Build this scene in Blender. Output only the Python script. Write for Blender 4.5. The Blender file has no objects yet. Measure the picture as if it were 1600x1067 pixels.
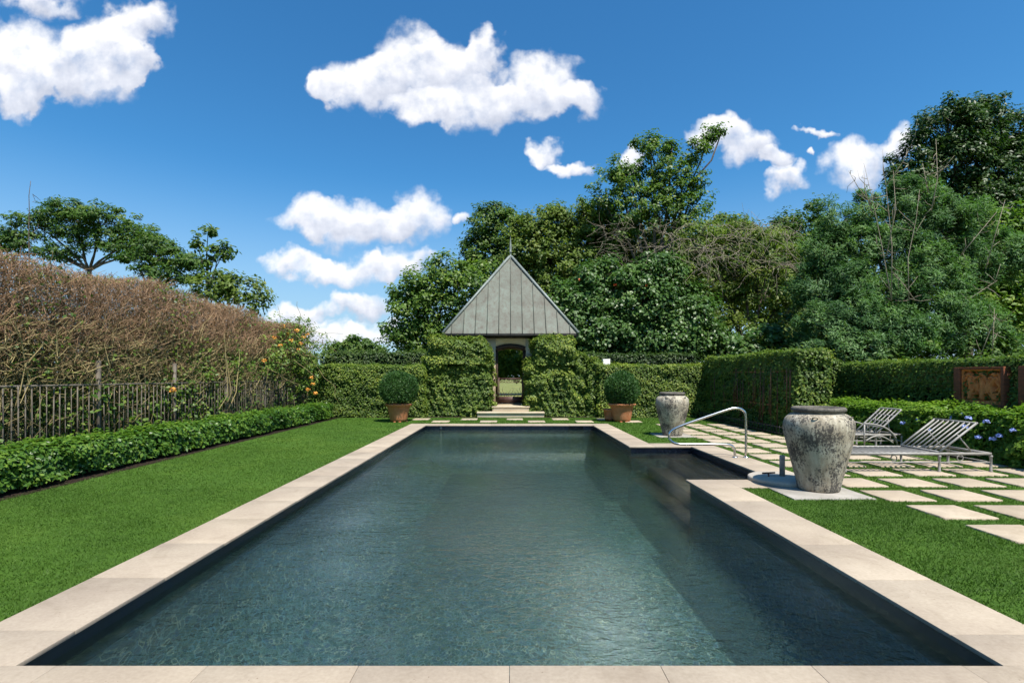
import bpy, math, random
import numpy as np
from mathutils import Vector
rng = np.random.default_rng(7)
random.seed(7)
scene = bpy.context.scene
COL = scene.collection
R = math.radians
F, H, VX, VY = 815.0, 1.6, 796.0, 588.0      # focal length in photo pixels, eye height, vanishing point

def at(px, py, Y):
    """survey helper: a bearing read off the photo at a known distance Y -> world point"""
    return np.array([(px - VX) / F * Y, Y, H - (py - VY) / F * Y])

# ------------------------------------------------------------------ objects
def tag(o, label=None, cat=None, group=None, kind=None):
    if label: o['label'] = label
    if cat: o['category'] = cat
    if group: o['group'] = group
    if kind: o['kind'] = kind
    return o

def empty(name, loc, label=None, cat=None, group=None):
    o = bpy.data.objects.new(name, None)
    o.empty_display_size = .2
    COL.objects.link(o)
    o.location = loc
    return tag(o, label, cat, group)

class MB:
    """collects shapes into one mesh"""
    def __init__(s): s.v = []; s.f = []; s.n = 0; s.m = []; s.t = []
    def add(s, v, f, m=0, t=None):
        v = np.asarray(v, float).reshape(-1, 3); f = np.asarray(f, int)
        s.v.append(v); s.f.append(f + s.n); s.n += len(v)
        s.m.append(np.full(len(f), m)); s.t.append(np.full(len(f), .5) if t is None else np.asarray(t, float))
        return s
    def box(s, x0, x1, y0, y1, z0, z1, m=0):
        v = [(x, y, z) for x in (x0, x1) for y in (y0, y1) for z in (z0, z1)]
        f = [(0, 1, 3, 2), (4, 6, 7, 5), (0, 4, 5, 1), (2, 3, 7, 6), (0, 2, 6, 4), (1, 5, 7, 3)]
        return s.add(v, f, m)
    def tube(s, pts, r, k=8, m=0, cap=True):
        pts = np.asarray(pts, float); n = len(pts)
        r = np.full(n, r) if np.isscalar(r) else np.asarray(r, float)
        d = np.gradient(pts, axis=0); d /= np.linalg.norm(d, axis=1)[:, None] + 1e-12
        up = np.array([0, 0, 1.]) if abs(d[0][2]) < .9 else np.array([1., 0, 0])
        V = []; a = np.cross(d[0], up); a /= np.linalg.norm(a)
        for i in range(n):
            a = a - d[i] * a.dot(d[i]); a /= np.linalg.norm(a) + 1e-12
            b = np.cross(d[i], a)
            th = np.arange(k) * 2 * np.pi / k
            V.append(pts[i] + r[i] * (np.cos(th)[:, None] * a + np.sin(th)[:, None] * b))
        V = np.concatenate(V)
        fs = []
        for i in range(n - 1):
            for j in range(k):
                jj = (j + 1) % k
                fs.append((i*k+j, i*k+jj, (i+1)*k+jj, (i+1)*k+j))
        if cap:
            c0, c1 = len(V), len(V) + 1
            V = np.concatenate([V, pts[:1], pts[-1:]])
            for j in range(k):
                jj = (j + 1) % k
                fs.append((c0, jj, j, j)); fs.append((c1, (n-1)*k+j, (n-1)*k+jj, (n-1)*k+jj))
        return s.add(V, fs, m)
    def lathe(s, prof, c=(0, 0, 0), k=40, m=0):
        prof = np.asarray(prof, float); n = len(prof); th = np.arange(k) * 2 * np.pi / k
        V = np.stack([prof[:, 0][:, None] * np.cos(th), prof[:, 0][:, None] * np.sin(th),
                      np.repeat(prof[:, 1][:, None], k, 1)], -1).reshape(-1, 3) + np.asarray(c)
        i, j = np.meshgrid(np.arange(n - 1), np.arange(k), indexing='ij'); jj = (j + 1) % k
        return s.add(V, np.stack([i*k+j, i*k+jj, (i+1)*k+jj, (i+1)*k+j], -1).reshape(-1, 4), m)
    def build(s, name, mats, parent=None, smooth=False, bevel=0):
        me = bpy.data.meshes.new(name)
        V = np.concatenate(s.v); Fc = np.concatenate(s.f)
        if not isinstance(mats, (list, tuple)): mats = [mats]
        tri = Fc[:, 2] == Fc[:, 3] if Fc.shape[1] == 4 else np.zeros(len(Fc), bool)
        me.vertices.add(len(V)); me.vertices.foreach_set('co', V.astype(np.float32).ravel())
        cnt = np.where(tri, 3, Fc.shape[1])
        if tri.any():
            mask = np.ones(Fc.shape, bool); mask[tri, 3] = False; loops = Fc[mask]
        else: loops = Fc.ravel()
        me.loops.add(len(loops)); me.loops.foreach_set('vertex_index', loops.astype(np.int32))
        me.polygons.add(len(Fc))
        me.polygons.foreach_set('loop_start', np.concatenate([[0], np.cumsum(cnt)[:-1]]).astype(np.int32))
        me.polygons.foreach_set('material_index', np.concatenate(s.m).astype(np.int32))
        if smooth: me.polygons.foreach_set('use_smooth', np.ones(len(Fc), bool))
        for mt in mats: me.materials.append(mt)
        at_ = me.attributes.new('tint', 'FLOAT', 'FACE')
        at_.data.foreach_set('value', np.concatenate(s.t).astype(np.float32))
        me.update(calc_edges=True); me.validate()
        o = bpy.data.objects.new(name, me); COL.objects.link(o)
        if parent is not None:
            o.parent = parent
            # geometry is modelled in world space: keep it there under its Empty
            o.matrix_parent_inverse = par_inv(parent)
        if bevel:
            b = o.modifiers.new('bevel', 'BEVEL'); b.width = bevel; b.segments = 2; b.limit_method = 'ANGLE'
        return o

def par_inv(p):
    from mathutils import Matrix
    m = Matrix.Translation(p.location)
    q = p
    while q.parent is not None:
        q = q.parent
    if q is not p:
        m = Matrix.Translation(q.location) if q.type == 'EMPTY' else Matrix.Identity(4)
        if p.type == 'MESH': m = Matrix.Identity(4)
    return m.inverted()

# ------------------------------------------------------------------ materials
def N(nt, typ, **kw):
    n = nt.nodes.new(typ)
    for k, v in kw.items():
        if k.startswith('i_'): 
            key = k[2:].replace('_', ' ')
            n.inputs[int(key) if key.isdigit() else key].default_value = v
        else: setattr(n, k, v)
    return n

def mat(name):
    m = bpy.data.materials.new(name); m.use_nodes = True
    nt = m.node_tree; nt.nodes.clear()
    out = N(nt, 'ShaderNodeOutputMaterial')
    return m, nt, out

def ramp(nt, fac, stops, interp='LINEAR'):
    r = N(nt, 'ShaderNodeValToRGB'); cr = r.color_ramp; cr.interpolation = interp
    while len(cr.elements) < len(stops): cr.elements.new(.5)
    for e, (p, c) in zip(cr.elements, stops):
        e.position = p; e.color = (*c, 1) if len(c) == 3 else c
    nt.links.new(fac, r.inputs[0]); return r.outputs[0]

def noise(nt, vec, scale, detail=6, rough=.6, dist=0):
    n = N(nt, 'ShaderNodeTexNoise'); n.inputs['Scale'].default_value = scale; n.inputs['Detail'].default_value = detail
    n.inputs['Roughness'].default_value = rough; n.inputs['Distortion'].default_value = dist
    nt.links.new(vec, n.inputs['Vector']); return n.outputs['Fac']

def mapping(nt, vec, sc=(1, 1, 1), rot=(0, 0, 0)):
    m = N(nt, 'ShaderNodeMapping'); m.inputs['Scale'].default_value = sc; m.inputs['Rotation'].default_value = rot
    nt.links.new(vec, m.inputs['Vector']); return m.outputs[0]

def mixc(nt, fac, a, b, mode='MIX'):
    m = N(nt, 'ShaderNodeMix', data_type='RGBA', blend_type=mode)
    for sock, v in ((m.inputs[0], fac), (m.inputs[6], a), (m.inputs[7], b)):
        if hasattr(v, 'is_linked'): nt.links.new(v, sock)
        elif isinstance(v, (int, float)): sock.default_value = v
        else: sock.default_value = (*v, 1)
    return m.outputs[2]

def mth(nt, op, a, b=None, c=None, clamp=False):
    m = N(nt, 'ShaderNodeMath', operation=op, use_clamp=clamp)
    for i, v in enumerate((a, b, c)):
        if v is None: continue
        if hasattr(v, 'is_linked'): nt.links.new(v, m.inputs[i])
        else: m.inputs[i].default_value = v
    return m.outputs[0]

def principled(nt, out, color, rough=.6, metal=0., spec=.5, bump=None, bstr=.3, bdist=.02):
    p = N(nt, 'ShaderNodeBsdfPrincipled')
    for sock, v in ((p.inputs['Base Color'], color), (p.inputs['Roughness'], rough), (p.inputs['Metallic'], metal)):
        if hasattr(v, 'is_linked'): nt.links.new(v, sock)
        elif isinstance(v, (int, float)): sock.default_value = v
        else: sock.default_value = (*v, 1)
    p.inputs['Specular IOR Level'].default_value = spec
    if bump is not None:
        b = N(nt, 'ShaderNodeBump'); b.inputs['Strength'].default_value = bstr; b.inputs['Distance'].default_value = bdist
        nt.links.new(bump, b.inputs['Height']); nt.links.new(b.outputs[0], p.inputs['Normal'])
    nt.links.new(p.outputs[0], out.inputs[0])
    return p

def wpos(nt): return N(nt, 'ShaderNodeNewGeometry').outputs['Position']
def ocoord(nt): return N(nt, 'ShaderNodeTexCoord').outputs['Object']

def leaf_mat(name, c0, c1, c2, transl=.3, rough=.42, spec=.4, patch=.7):
    m, nt, out = mat(name)
    a = N(nt, 'ShaderNodeAttribute', attribute_name='tint')
    col = ramp(nt, a.outputs['Fac'], [(0, c0), (.55, c1), (1, c2)])
    nz = noise(nt, wpos(nt), patch, 3)
    col = mixc(nt, 1, col, ramp(nt, nz, [(.3, (.72, .78, .75)), (.7, (1.25, 1.18, 1.05))]), 'MULTIPLY')
    p = principled(nt, out, col, rough, 0, spec)
    t = N(nt, 'ShaderNodeBsdfTranslucent')
    tc = mixc(nt, 1, col, (1.25, 1.5, .6), 'MULTIPLY'); nt.links.new(tc, t.inputs[0])
    mx = N(nt, 'ShaderNodeMixShader'); mx.inputs[0].default_value = transl
    nt.links.new(p.outputs[0], mx.inputs[1]); nt.links.new(t.outputs[0], mx.inputs[2]); nt.links.new(mx.outputs[0], out.inputs[0])
    return m

def plain(name, c0, c1, scale=6, rough=.6, metal=0, spec=.5, bstr=.2, bscale=40, bdist=.01):
    m, nt, out = mat(name); o = wpos(nt)
    col = ramp(nt, noise(nt, o, scale, 8), [(.3, c0), (.7, c1)])
    principled(nt, out, col, rough, metal, spec, noise(nt, o, bscale, 6), bstr, bdist)
    return m

def tint_mat(name, c0, c1, rough=.8):
    m, nt, out = mat(name)
    a = N(nt, 'ShaderNodeAttribute', attribute_name='tint')
    principled(nt, out, ramp(nt, a.outputs['Fac'], [(0, c0), (1, c1)]), rough, 0, .2)
    return m

M = {}
M['soil'] = plain('soil', (.012, .008, .006), (.05, .034, .024), 30, .95, 0, .1, .8, 60, .03)
M['bark'] = plain('bark', (.05, .04, .03), (.16, .13, .10), 12, .9, 0, .1, .6, 30, .02)
M['pale_bark'] = plain('pale_bark', (.2, .165, .12), (.34, .29, .22), 12, .9, 0, .1)
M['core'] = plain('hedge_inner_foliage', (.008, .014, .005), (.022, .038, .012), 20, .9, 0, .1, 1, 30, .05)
M['twig'] = tint_mat('dry_twigs', (.12, .066, .04), (.46, .295, .175))
M['olive_twig'] = tint_mat('olive_twigs', (.075, .06, .026), (.40, .32, .15))
M['steel'] = plain('brushed_steel', (.55, .53, .5), (.66, .64, .61), 20, .22, 1, .5, .03, 200, .001)
M['grey_metal'] = plain('weathered_grey_metal', (.22, .205, .185), (.36, .34, .31), 14, .55, .1, .4, .15, 90, .003)
M['fence'] = plain('weathered_fence_wood', (.075, .062, .048), (.19, .165, .13), 7, .85, 0, .2, .3, 60, .004)
M['rust'] = plain('rusty_iron', (.10, .045, .03), (.20, .09, .06), 10, .8, .1, .3, .3, 80, .004)
M['dark_iron'] = plain('dark_iron', (.018, .016, .016), (.04, .036, .034), 10, .6, .2, .4)
M['brown_timber'] = plain('brown_timber', (.028, .016, .01), (.06, .034, .022), 6, .7, 0, .3)
M['gate_iron'] = plain('gate_iron', (.045, .02, .017), (.11, .055, .045), 8, .6, .1, .4)
M['stucco'] = plain('cream_stucco', (.60, .47, .31), (.74, .6, .42), 1.6, .9, 0, .2, .25, 60, .006)
M['white'] = plain('white_render', (.7, .68, .62), (.82, .8, .74), 3, .8, 0, .2)
M['copper_trim'] = plain('copper_trim', (.15, .17, .155), (.25, .275, .25), 3, .55, .15, .4)
M['soffit_dark'] = plain('dark_soffit', (.03, .026, .022), (.05, .045, .04), 5, .9)  # very dark brown for the roof soffit

def stone_mat(name, c0, c1, c2, spots=True):
    m, nt, out = mat(name); o = wpos(nt)
    big = noise(nt, o, 1.1, 5); fine = noise(nt, o, 38, 8, .7)
    col = ramp(nt, big, [(.3, c0), (.55, c1), (.75, c2)])
    a = N(nt, 'ShaderNodeAttribute', attribute_name='tint')
    col = mixc(nt, 1, col, ramp(nt, a.outputs['Fac'], [(0, (.94, .94, .95)), (1, (1.04, 1.03, 1.01))]), 'MULTIPLY')
    col = mixc(nt, .8, col, ramp(nt, fine, [(.3, (.82, .8, .78)), (.65, (1.06, 1.06, 1.06))]), 'MULTIPLY')
    if spots:
        sp = ramp(nt, noise(nt, o, 9, 9, .75), [(.66, (1, 1, 1)), (.74, (.55, .45, .38))])
        col = mixc(nt, .75, col, sp, 'MULTIPLY')
        v = N(nt, 'ShaderNodeTexVoronoi'); v.inputs['Scale'].default_value = 26; nt.links.new(o, v.inputs['Vector'])
        pit = ramp(nt, v.outputs['Distance'], [(.07, (.5, .42, .36)), (.13, (1, 1, 1))])
        gate = ramp(nt, noise(nt, o, 3, 3), [(.52, (0, 0, 0)), (.6, (1, 1, 1))])
        col = mixc(nt, gate, col, mixc(nt, 1, col, pit, 'MULTIPLY'))
    st_ = ramp(nt, noise(nt, o, 2.3, 7, .7, .5), [(.34, (.72, .70, .66)), (.5, (1, 1, 1)), (.75, (1.05, 1.05, 1.04))])
    col = mixc(nt, .45, col, st_, 'MULTIPLY')
    principled(nt, out, col, .85, 0, .25, fine, .35, .006)
    return m
M['coping'] = stone_mat('coral_stone', (.315, .255, .195), (.38, .315, .24), (.44, .37, .285))
M['paver'] = stone_mat('paver_stone', (.36, .29, .21), (.42, .345, .255), (.47, .395, .3))
M['step'] = stone_mat('step_stone', (.44, .36, .25), (.5, .42, .3), (.56, .48, .36))
M['pad'] = stone_mat('weathered_pad', (.16, .15, .13), (.34, .315, .275), (.44, .41, .37))
M['concrete'] = stone_mat('concrete_disc', (.38, .34, .28), (.43, .39, .33), (.48, .44, .38), False)

# grass sheet
def grass_sheet(name, c):
    m, nt, out = mat(name); o = wpos(nt)
    base = ramp(nt, noise(nt, o, .55, 4), [(.28, tuple(x*.7 for x in c)), (.5, c), (.72, (c[0]*1.5, c[1]*1.22, c[2]*1.3))])
    fine = noise(nt, mapping(nt, o, (1, .55, 1)), 75, 5, .75)
    mid = noise(nt, mapping(nt, o, (.5, 1, 1)), 9, 5, .65)
    col = mixc(nt, 1, base, ramp(nt, fine, [(.28, (.65, .7, .65)), (.7, (1.25, 1.22, 1.15))]), 'MULTIPLY')
    col = mixc(nt, 1, col, ramp(nt, mid, [(.3, (.8, .84, .8)), (.7, (1.2, 1.14, 1.1))]), 'MULTIPLY')
    principled(nt, out, col, .85, 0, .15, fine, .7, .025)
    return m
M['lawn'] = grass_sheet('lawn_turf', (.058, .124, .016))
M['field'] = grass_sheet('rough_field', (.16, .18, .06))
M['blade'] = leaf_mat('grass_blades', (.052, .112, .013), (.068, .136, .018), (.098, .16, .028), .25, .6, .2, .6)

# foliage
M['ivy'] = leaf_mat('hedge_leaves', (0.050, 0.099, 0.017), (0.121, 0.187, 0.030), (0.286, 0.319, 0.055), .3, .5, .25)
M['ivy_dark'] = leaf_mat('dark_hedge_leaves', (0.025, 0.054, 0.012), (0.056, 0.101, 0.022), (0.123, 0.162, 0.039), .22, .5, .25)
M['low'] = leaf_mat('glossy_low_hedge', (0.034, 0.090, 0.013), (0.084, 0.174, 0.022), (0.190, 0.280, 0.039), .3, .38, .4)
M['plum'] = leaf_mat('leadwort_leaves', (0.056, 0.134, 0.013), (0.123, 0.224, 0.022), (0.224, 0.325, 0.045), .35, .5, .25)
M['topiary'] = leaf_mat('topiary_needles', (0.024, 0.075, 0.019), (0.051, 0.121, 0.031), (0.099, 0.187, 0.050), .25, .5, .25)
M['tree_a'] = leaf_mat('bright_leaves', (0.045, 0.101, 0.016), (0.106, 0.185, 0.027), (0.224, 0.280, 0.062), .35, .45, .3)
M['tree_b'] = leaf_mat('deep_leaves', (0.034, 0.078, 0.013), (0.073, 0.134, 0.020), (0.134, 0.190, 0.039), .3, .5, .25)
M['tree_c'] = leaf_mat('olive_leaves', (0.056, 0.101, 0.015), (0.118, 0.174, 0.027), (0.213, 0.246, 0.056), .33, .5, .25)
M['tree_d'] = leaf_mat('lush_glossy_leaves', (0.037, 0.092, 0.020), (0.080, 0.160, 0.036), (0.176, 0.242, 0.099), .3, .42, .35)
M['cedar'] = leaf_mat('feathery_needles', (.035, .095, .033), (.09, .18, .062), (.21, .32, .15), .3, .6, .2)
M['dark_tree'] = leaf_mat('dark_crown_leaves', (0.018, 0.050, 0.012), (0.045, 0.095, 0.020), (0.095, 0.151, 0.039), .25, .45, .3)
M['lime'] = leaf_mat('lime_leaves', (0.056, 0.123, 0.016), (0.134, 0.224, 0.027), (0.280, 0.336, 0.056), .38, .5, .25)
M['acacia'] = leaf_mat('acacia_leaves', (0.025, 0.067, 0.010), (0.056, 0.118, 0.016), (0.123, 0.179, 0.031), .3, .5, .25)
M['blue_petal'] = plain('blue_petal', (.26, .33, .72), (.42, .5, .85), 30, .6)
M['orange_petal'] = plain('orange_petal', (.75, .28, .04), (.85, .45, .09), 8, .6)
M['red_petal'] = plain('red_petal', (.6, .08, .02), (.7, .16, .04), 8, .6)

# terracotta
m, nt, out = mat('terracotta'); o = wpos(nt)
c = ramp(nt, noise(nt, o, 4, 8, .65), [(.3, (.36, .13, .055)), (.55, (.50, .20, .09)), (.78, (.52, .31, .2))])
principled(nt, out, c, .85, 0, .2, noise(nt, o, 40, 6), .2, .008); M['terracotta'] = m
m, nt, out = mat('carved_terracotta'); o = wpos(nt)
c = ramp(nt, noise(nt, o, 7, 8, .6), [(.3, (.48, .14, .04)), (.7, (.70, .26, .085))])
principled(nt, out, c, .85, 0, .2, noise(nt, o, 50, 6), .3, .01); M['relief'] = m
m, nt, out = mat('red_brick'); o = wpos(nt)
b = N(nt, 'ShaderNodeTexBrick'); nt.links.new(mapping(nt, o, (1, 1, 1), (0, R(90), R(90))), b.inputs['Vector'])
b.inputs['Scale'].default_value = 9; b.inputs['Color1'].default_value = (.26, .085, .04, 1); b.inputs['Color2'].default_value = (.16, .055, .03, 1)
b.inputs['Mortar'].default_value = (.10, .075, .06, 1)
principled(nt, out, b.outputs['Color'], .9, 0, .1, noise(nt, o, 40, 5), .4, .01); M['brick'] = m

# urn glaze: pale, lichen-blotched with drips
m, nt, out = mat('weathered_urn'); o = ocoord(nt)
base = ramp(nt, noise(nt, o, 3.2, 8, .6), [(.28, (.27, .215, .15)), (.5, (.41, .36, .275)), (.72, (.52, .48, .39))])
drip = noise(nt, mapping(nt, o, (17, 17, 1.6)), 1, 6, .6, .3)
base = mixc(nt, .75, base, ramp(nt, drip, [(.34, (.55, .52, .46)), (.62, (1.12, 1.12, 1.1))]), 'MULTIPLY')
blot = noise(nt, o, 2.6, 4, .55, .4); fine = noise(nt, mapping(nt, o, (1, 1, .7)), 42, 5, .75); fine2 = noise(nt, mapping(nt, o, (1, 1, .35)), 20, 6, .7)
s = mth(nt, 'ADD', mth(nt, 'MULTIPLY', blot, .9), mth(nt, 'ADD', mth(nt, 'MULTIPLY', fine, 1.15), mth(nt, 'MULTIPLY', fine2, .55)))
msk = ramp(nt, s, [(.54, (0, 0, 0)), (.57, (1, 1, 1))]) if False else None
mr = N(nt, 'ShaderNodeMapRange'); mr.inputs['From Min'].default_value = 1.29; mr.inputs['From Max'].default_value = 1.38; nt.links.new(s, mr.inputs[0])
dark = ramp(nt, noise(nt, o, 9, 5), [(.3, (.028, .025, .024)), (.7, (.075, .066, .06))])
c = mixc(nt, mth(nt, 'MULTIPLY', mr.outputs[0], .9), base, dark)
sx = N(nt, 'ShaderNodeSeparateXYZ'); nt.links.new(o, sx.inputs[0])
wob = mth(nt, 'ADD', sx.outputs[2], mth(nt, 'MULTIPLY', noise(nt, o, 9, 4), .12))
mr2 = N(nt, 'ShaderNodeMapRange'); mr2.inputs['From Min'].default_value = 1.115; mr2.inputs['From Max'].default_value = 1.16; nt.links.new(wob, mr2.inputs[0])
c = mixc(nt, mth(nt, 'MULTIPLY', mr2.outputs[0], .8), c, (.075, .068, .06))
principled(nt, out, c, .8, 0, .3, s, .35, .012); M['urn'] = m

# copper roof
m, nt, out = mat('patinated_copper'); o = ocoord(nt)
st = noise(nt, mapping(nt, o, (5, 5, .35)), 1, 7, .65)
c = ramp(nt, st, [(.25, (.065, .052, .04)), (.42, (.096, .098, .082)), (.6, (.112, .126, .107)), (.8, (.114, .15, .13))])
bz = noise(nt, o, 1.4, 6)
c = mixc(nt, .8, c, ramp(nt, bz, [(.35, (.82, .78, .72)), (.65, (1.12, 1.16, 1.12))]), 'MULTIPLY')
st2 = noise(nt, mapping(nt, o, (15, 15, .5)), 1, 5, .6)
c = mixc(nt, .75, c, ramp(nt, st2, [(.33, (.78, .66, .55)), (.45, (1, 1, 1)), (.7, (1.04, 1.1, 1.08))]), 'MULTIPLY')
a = N(nt, 'ShaderNodeAttribute', attribute_name='tint')
c = mixc(nt, 1, c, ramp(nt, a.outputs['Fac'], [(0, (.88, .86, .83)), (1, (1.1, 1.1, 1.08))]), 'MULTIPLY')
principled(nt, out, c, .6, .1, .4, noise(nt, o, 9, 6), .1, .02); M['copper'] = m

# pool tiles: wall band, mosaic floor with painted ripple light
m, nt, out = mat('waterline_tile'); o = wpos(nt)
b = N(nt, 'ShaderNodeTexBrick', offset=0.); nt.links.new(o, b.inputs['Vector'])
sx = N(nt, 'ShaderNodeSeparateXYZ'); nt.links.new(o, sx.inputs[0]); cx = N(nt, 'ShaderNodeCombineXYZ')
nt.links.new(mth(nt, 'ADD', sx.outputs[0], sx.outputs[1]), cx.inputs[0]); nt.links.new(sx.outputs[2], cx.inputs[1]); nt.links.new(cx.outputs[0], b.inputs['Vector'])
b.inputs['Scale'].default_value = 1; b.inputs['Brick Width'].default_value = .155; b.inputs['Row Height'].default_value = .155; b.inputs['Mortar Size'].default_value = .004
b.inputs['Color1'].default_value = (.008, .014, .03, 1); b.inputs['Color2'].default_value = (.012, .02, .038, 1); b.inputs['Mortar'].default_value = (.012, .013, .016, 1)
c = mixc(nt, .9, b.outputs['Color'], ramp(nt, noise(nt, o, 9, 6), [(.3, (.55, .6, .7)), (.7, (1.4, 1.3, 1.2))]), 'MULTIPLY')
principled(nt, out, c, .25, 0, .6); M['tile'] = m
m, nt, out = mat('painted_ripple_mosaic'); o = wpos(nt)
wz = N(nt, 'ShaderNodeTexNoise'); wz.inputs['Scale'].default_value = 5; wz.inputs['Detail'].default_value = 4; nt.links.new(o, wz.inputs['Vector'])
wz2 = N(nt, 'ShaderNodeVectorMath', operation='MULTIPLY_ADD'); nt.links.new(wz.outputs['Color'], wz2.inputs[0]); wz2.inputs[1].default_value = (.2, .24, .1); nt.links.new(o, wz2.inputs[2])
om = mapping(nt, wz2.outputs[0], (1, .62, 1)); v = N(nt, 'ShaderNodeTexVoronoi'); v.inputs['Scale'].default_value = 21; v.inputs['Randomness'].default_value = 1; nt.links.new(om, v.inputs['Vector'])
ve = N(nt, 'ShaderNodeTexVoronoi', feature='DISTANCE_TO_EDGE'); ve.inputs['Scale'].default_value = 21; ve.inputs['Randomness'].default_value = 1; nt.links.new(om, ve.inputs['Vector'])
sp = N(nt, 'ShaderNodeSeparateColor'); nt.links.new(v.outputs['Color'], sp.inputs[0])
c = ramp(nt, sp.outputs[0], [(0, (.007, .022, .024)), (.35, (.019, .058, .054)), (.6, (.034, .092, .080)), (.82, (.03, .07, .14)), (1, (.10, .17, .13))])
ripple_col = ramp(nt, sp.outputs[1], [(0, (.04, .10, .09)), (.5, (.15, .27, .22)), (.8, (.13, .30, .40)), (1, (.55, .62, .40))])
c = mixc(nt, ramp(nt, ve.outputs['Distance'], [(.02, (1, 1, 1)), (.16, (0, 0, 0))]), c, ripple_col)  # pale wavy lines between tiles imitate rippling light, painted into the colour
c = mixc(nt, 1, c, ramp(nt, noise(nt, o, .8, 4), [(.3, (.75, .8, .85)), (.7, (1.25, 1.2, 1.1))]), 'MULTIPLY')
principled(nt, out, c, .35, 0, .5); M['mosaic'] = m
M['dark_mosaic'] = plain('dark_plaster', (.016, .026, .026), (.032, .048, .046), 3, .5, 0, .4, .1, 30, .004)
m, nt, out = mat('step_plaster'); o = wpos(nt)
c = ramp(nt, noise(nt, o, 5, 8, .7), [(.3, (.05, .043, .03)), (.7, (.105, .087, .06))])
principled(nt, out, c, .6, 0, .4, noise(nt, o, 30, 5), .3, .01); M['pool_step'] = m

# water
m, nt, out = mat('pool_water'); o = wpos(nt)
def wave(sc, rot, s, d=3, r=.55, dist=.3): return noise(nt, mapping(nt, o, sc, (0, 0, R(rot))), s, d, r, dist)
w1 = wave((1, 1.7, 1), 18, 4.2, 3, .5, .6); w2 = wave((1, 1.5, 1), -14, 12, 3, .55, .5); w3 = wave((1, 1.2, 1), 8, 34, 3, .6, .2)
gust = ramp(nt, noise(nt, o, .33, 3), [(.38, (.28, .28, .28)), (.62, (1, 1, 1))])
hgt = mth(nt, 'ADD', mth(nt, 'MULTIPLY', w1, .75), mth(nt, 'ADD', mth(nt, 'MULTIPLY', w2, .52), mth(nt, 'MULTIPLY', w3, .26)))
b = N(nt, 'ShaderNodeBump'); b.inputs['Distance'].default_value = .042
nt.links.new(hgt, b.inputs['Height']); nt.links.new(mth(nt, 'MULTIPLY', gust, 1.0), b.inputs['Strength'])
fr = N(nt, 'ShaderNodeFresnel'); fr.inputs[0].default_value = 1.42; nt.links.new(b.outputs[0], fr.inputs['Normal'])
g = N(nt, 'ShaderNodeBsdfGlossy'); g.inputs['Roughness'].default_value = .03; g.inputs[0].default_value = (1, 1, 1, 1); nt.links.new(b.outputs[0], g.inputs['Normal'])
tr = N(nt, 'ShaderNodeBsdfTransparent'); tr.inputs[0].default_value = (.84, .91, .90, 1)
rf = N(nt, 'ShaderNodeBsdfRefraction'); rf.inputs[0].default_value = (.84, .91, .90, 1); rf.inputs['IOR'].default_value = 1.33; rf.inputs['Roughness'].default_value = 0; nt.links.new(b.outputs[0], rf.inputs['Normal'])
mx = N(nt, 'ShaderNodeMixShader'); mx.inputs[0].default_value = .5; nt.links.new(tr.outputs[0], mx.inputs[1]); nt.links.new(rf.outputs[0], mx.inputs[2])
mx2 = N(nt, 'ShaderNodeMixShader'); nt.links.new(fr.outputs[0], mx2.inputs[0]); nt.links.new(mx.outputs[0], mx2.inputs[1]); nt.links.new(g.outputs[0], mx2.inputs[2])
nt.links.new(mx2.outputs[0], out.inputs[0]); M['water'] = m

# ------------------------------------------------------------------ foliage tools
def unit(v): return v / (np.linalg.norm(v, axis=1)[:, None] + 1e-9)
def rsph(n): return unit(rng.normal(size=(n, 3)))

def leaves(mb, c, nrm, L, W, tint, m=0, d=None, fold=.18):
    n = len(c)
    if n == 0: return
    nrm = unit(nrm)
    d = rng.normal(size=(n, 3)) if d is None else d
    d = d - nrm * np.sum(d * nrm, 1)[:, None]; d = unit(d); s = np.cross(nrm, d)
    L = L * rng.uniform(.7, 1.25, n)[:, None]; W = W * rng.uniform(.75, 1.2, n)[:, None]
    a = c - d * L * .5; t = c + d * L * .5 - nrm * L * fold * .5
    k = c - d * L * .08 + nrm * W * fold
    V = np.stack([a, k + s * W * .5, t, k - s * W * .5], 1).reshape(-1, 3)
    f = np.arange(n * 4).reshape(-1, 4)
    mb.add(V, f, m, np.clip(tint, 0, 1))

def lf(p, s, seed):
    """smooth low-frequency noise, -1..1"""
    g = np.random.default_rng(seed); o = np.zeros(len(p))
    for i in range(6):
        k = g.normal(size=3) * s * (1 + .5 * i); o += np.sin(p @ k + g.uniform(0, 6.28)) / (1 + .35 * i)
    return o / 2.6

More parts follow.
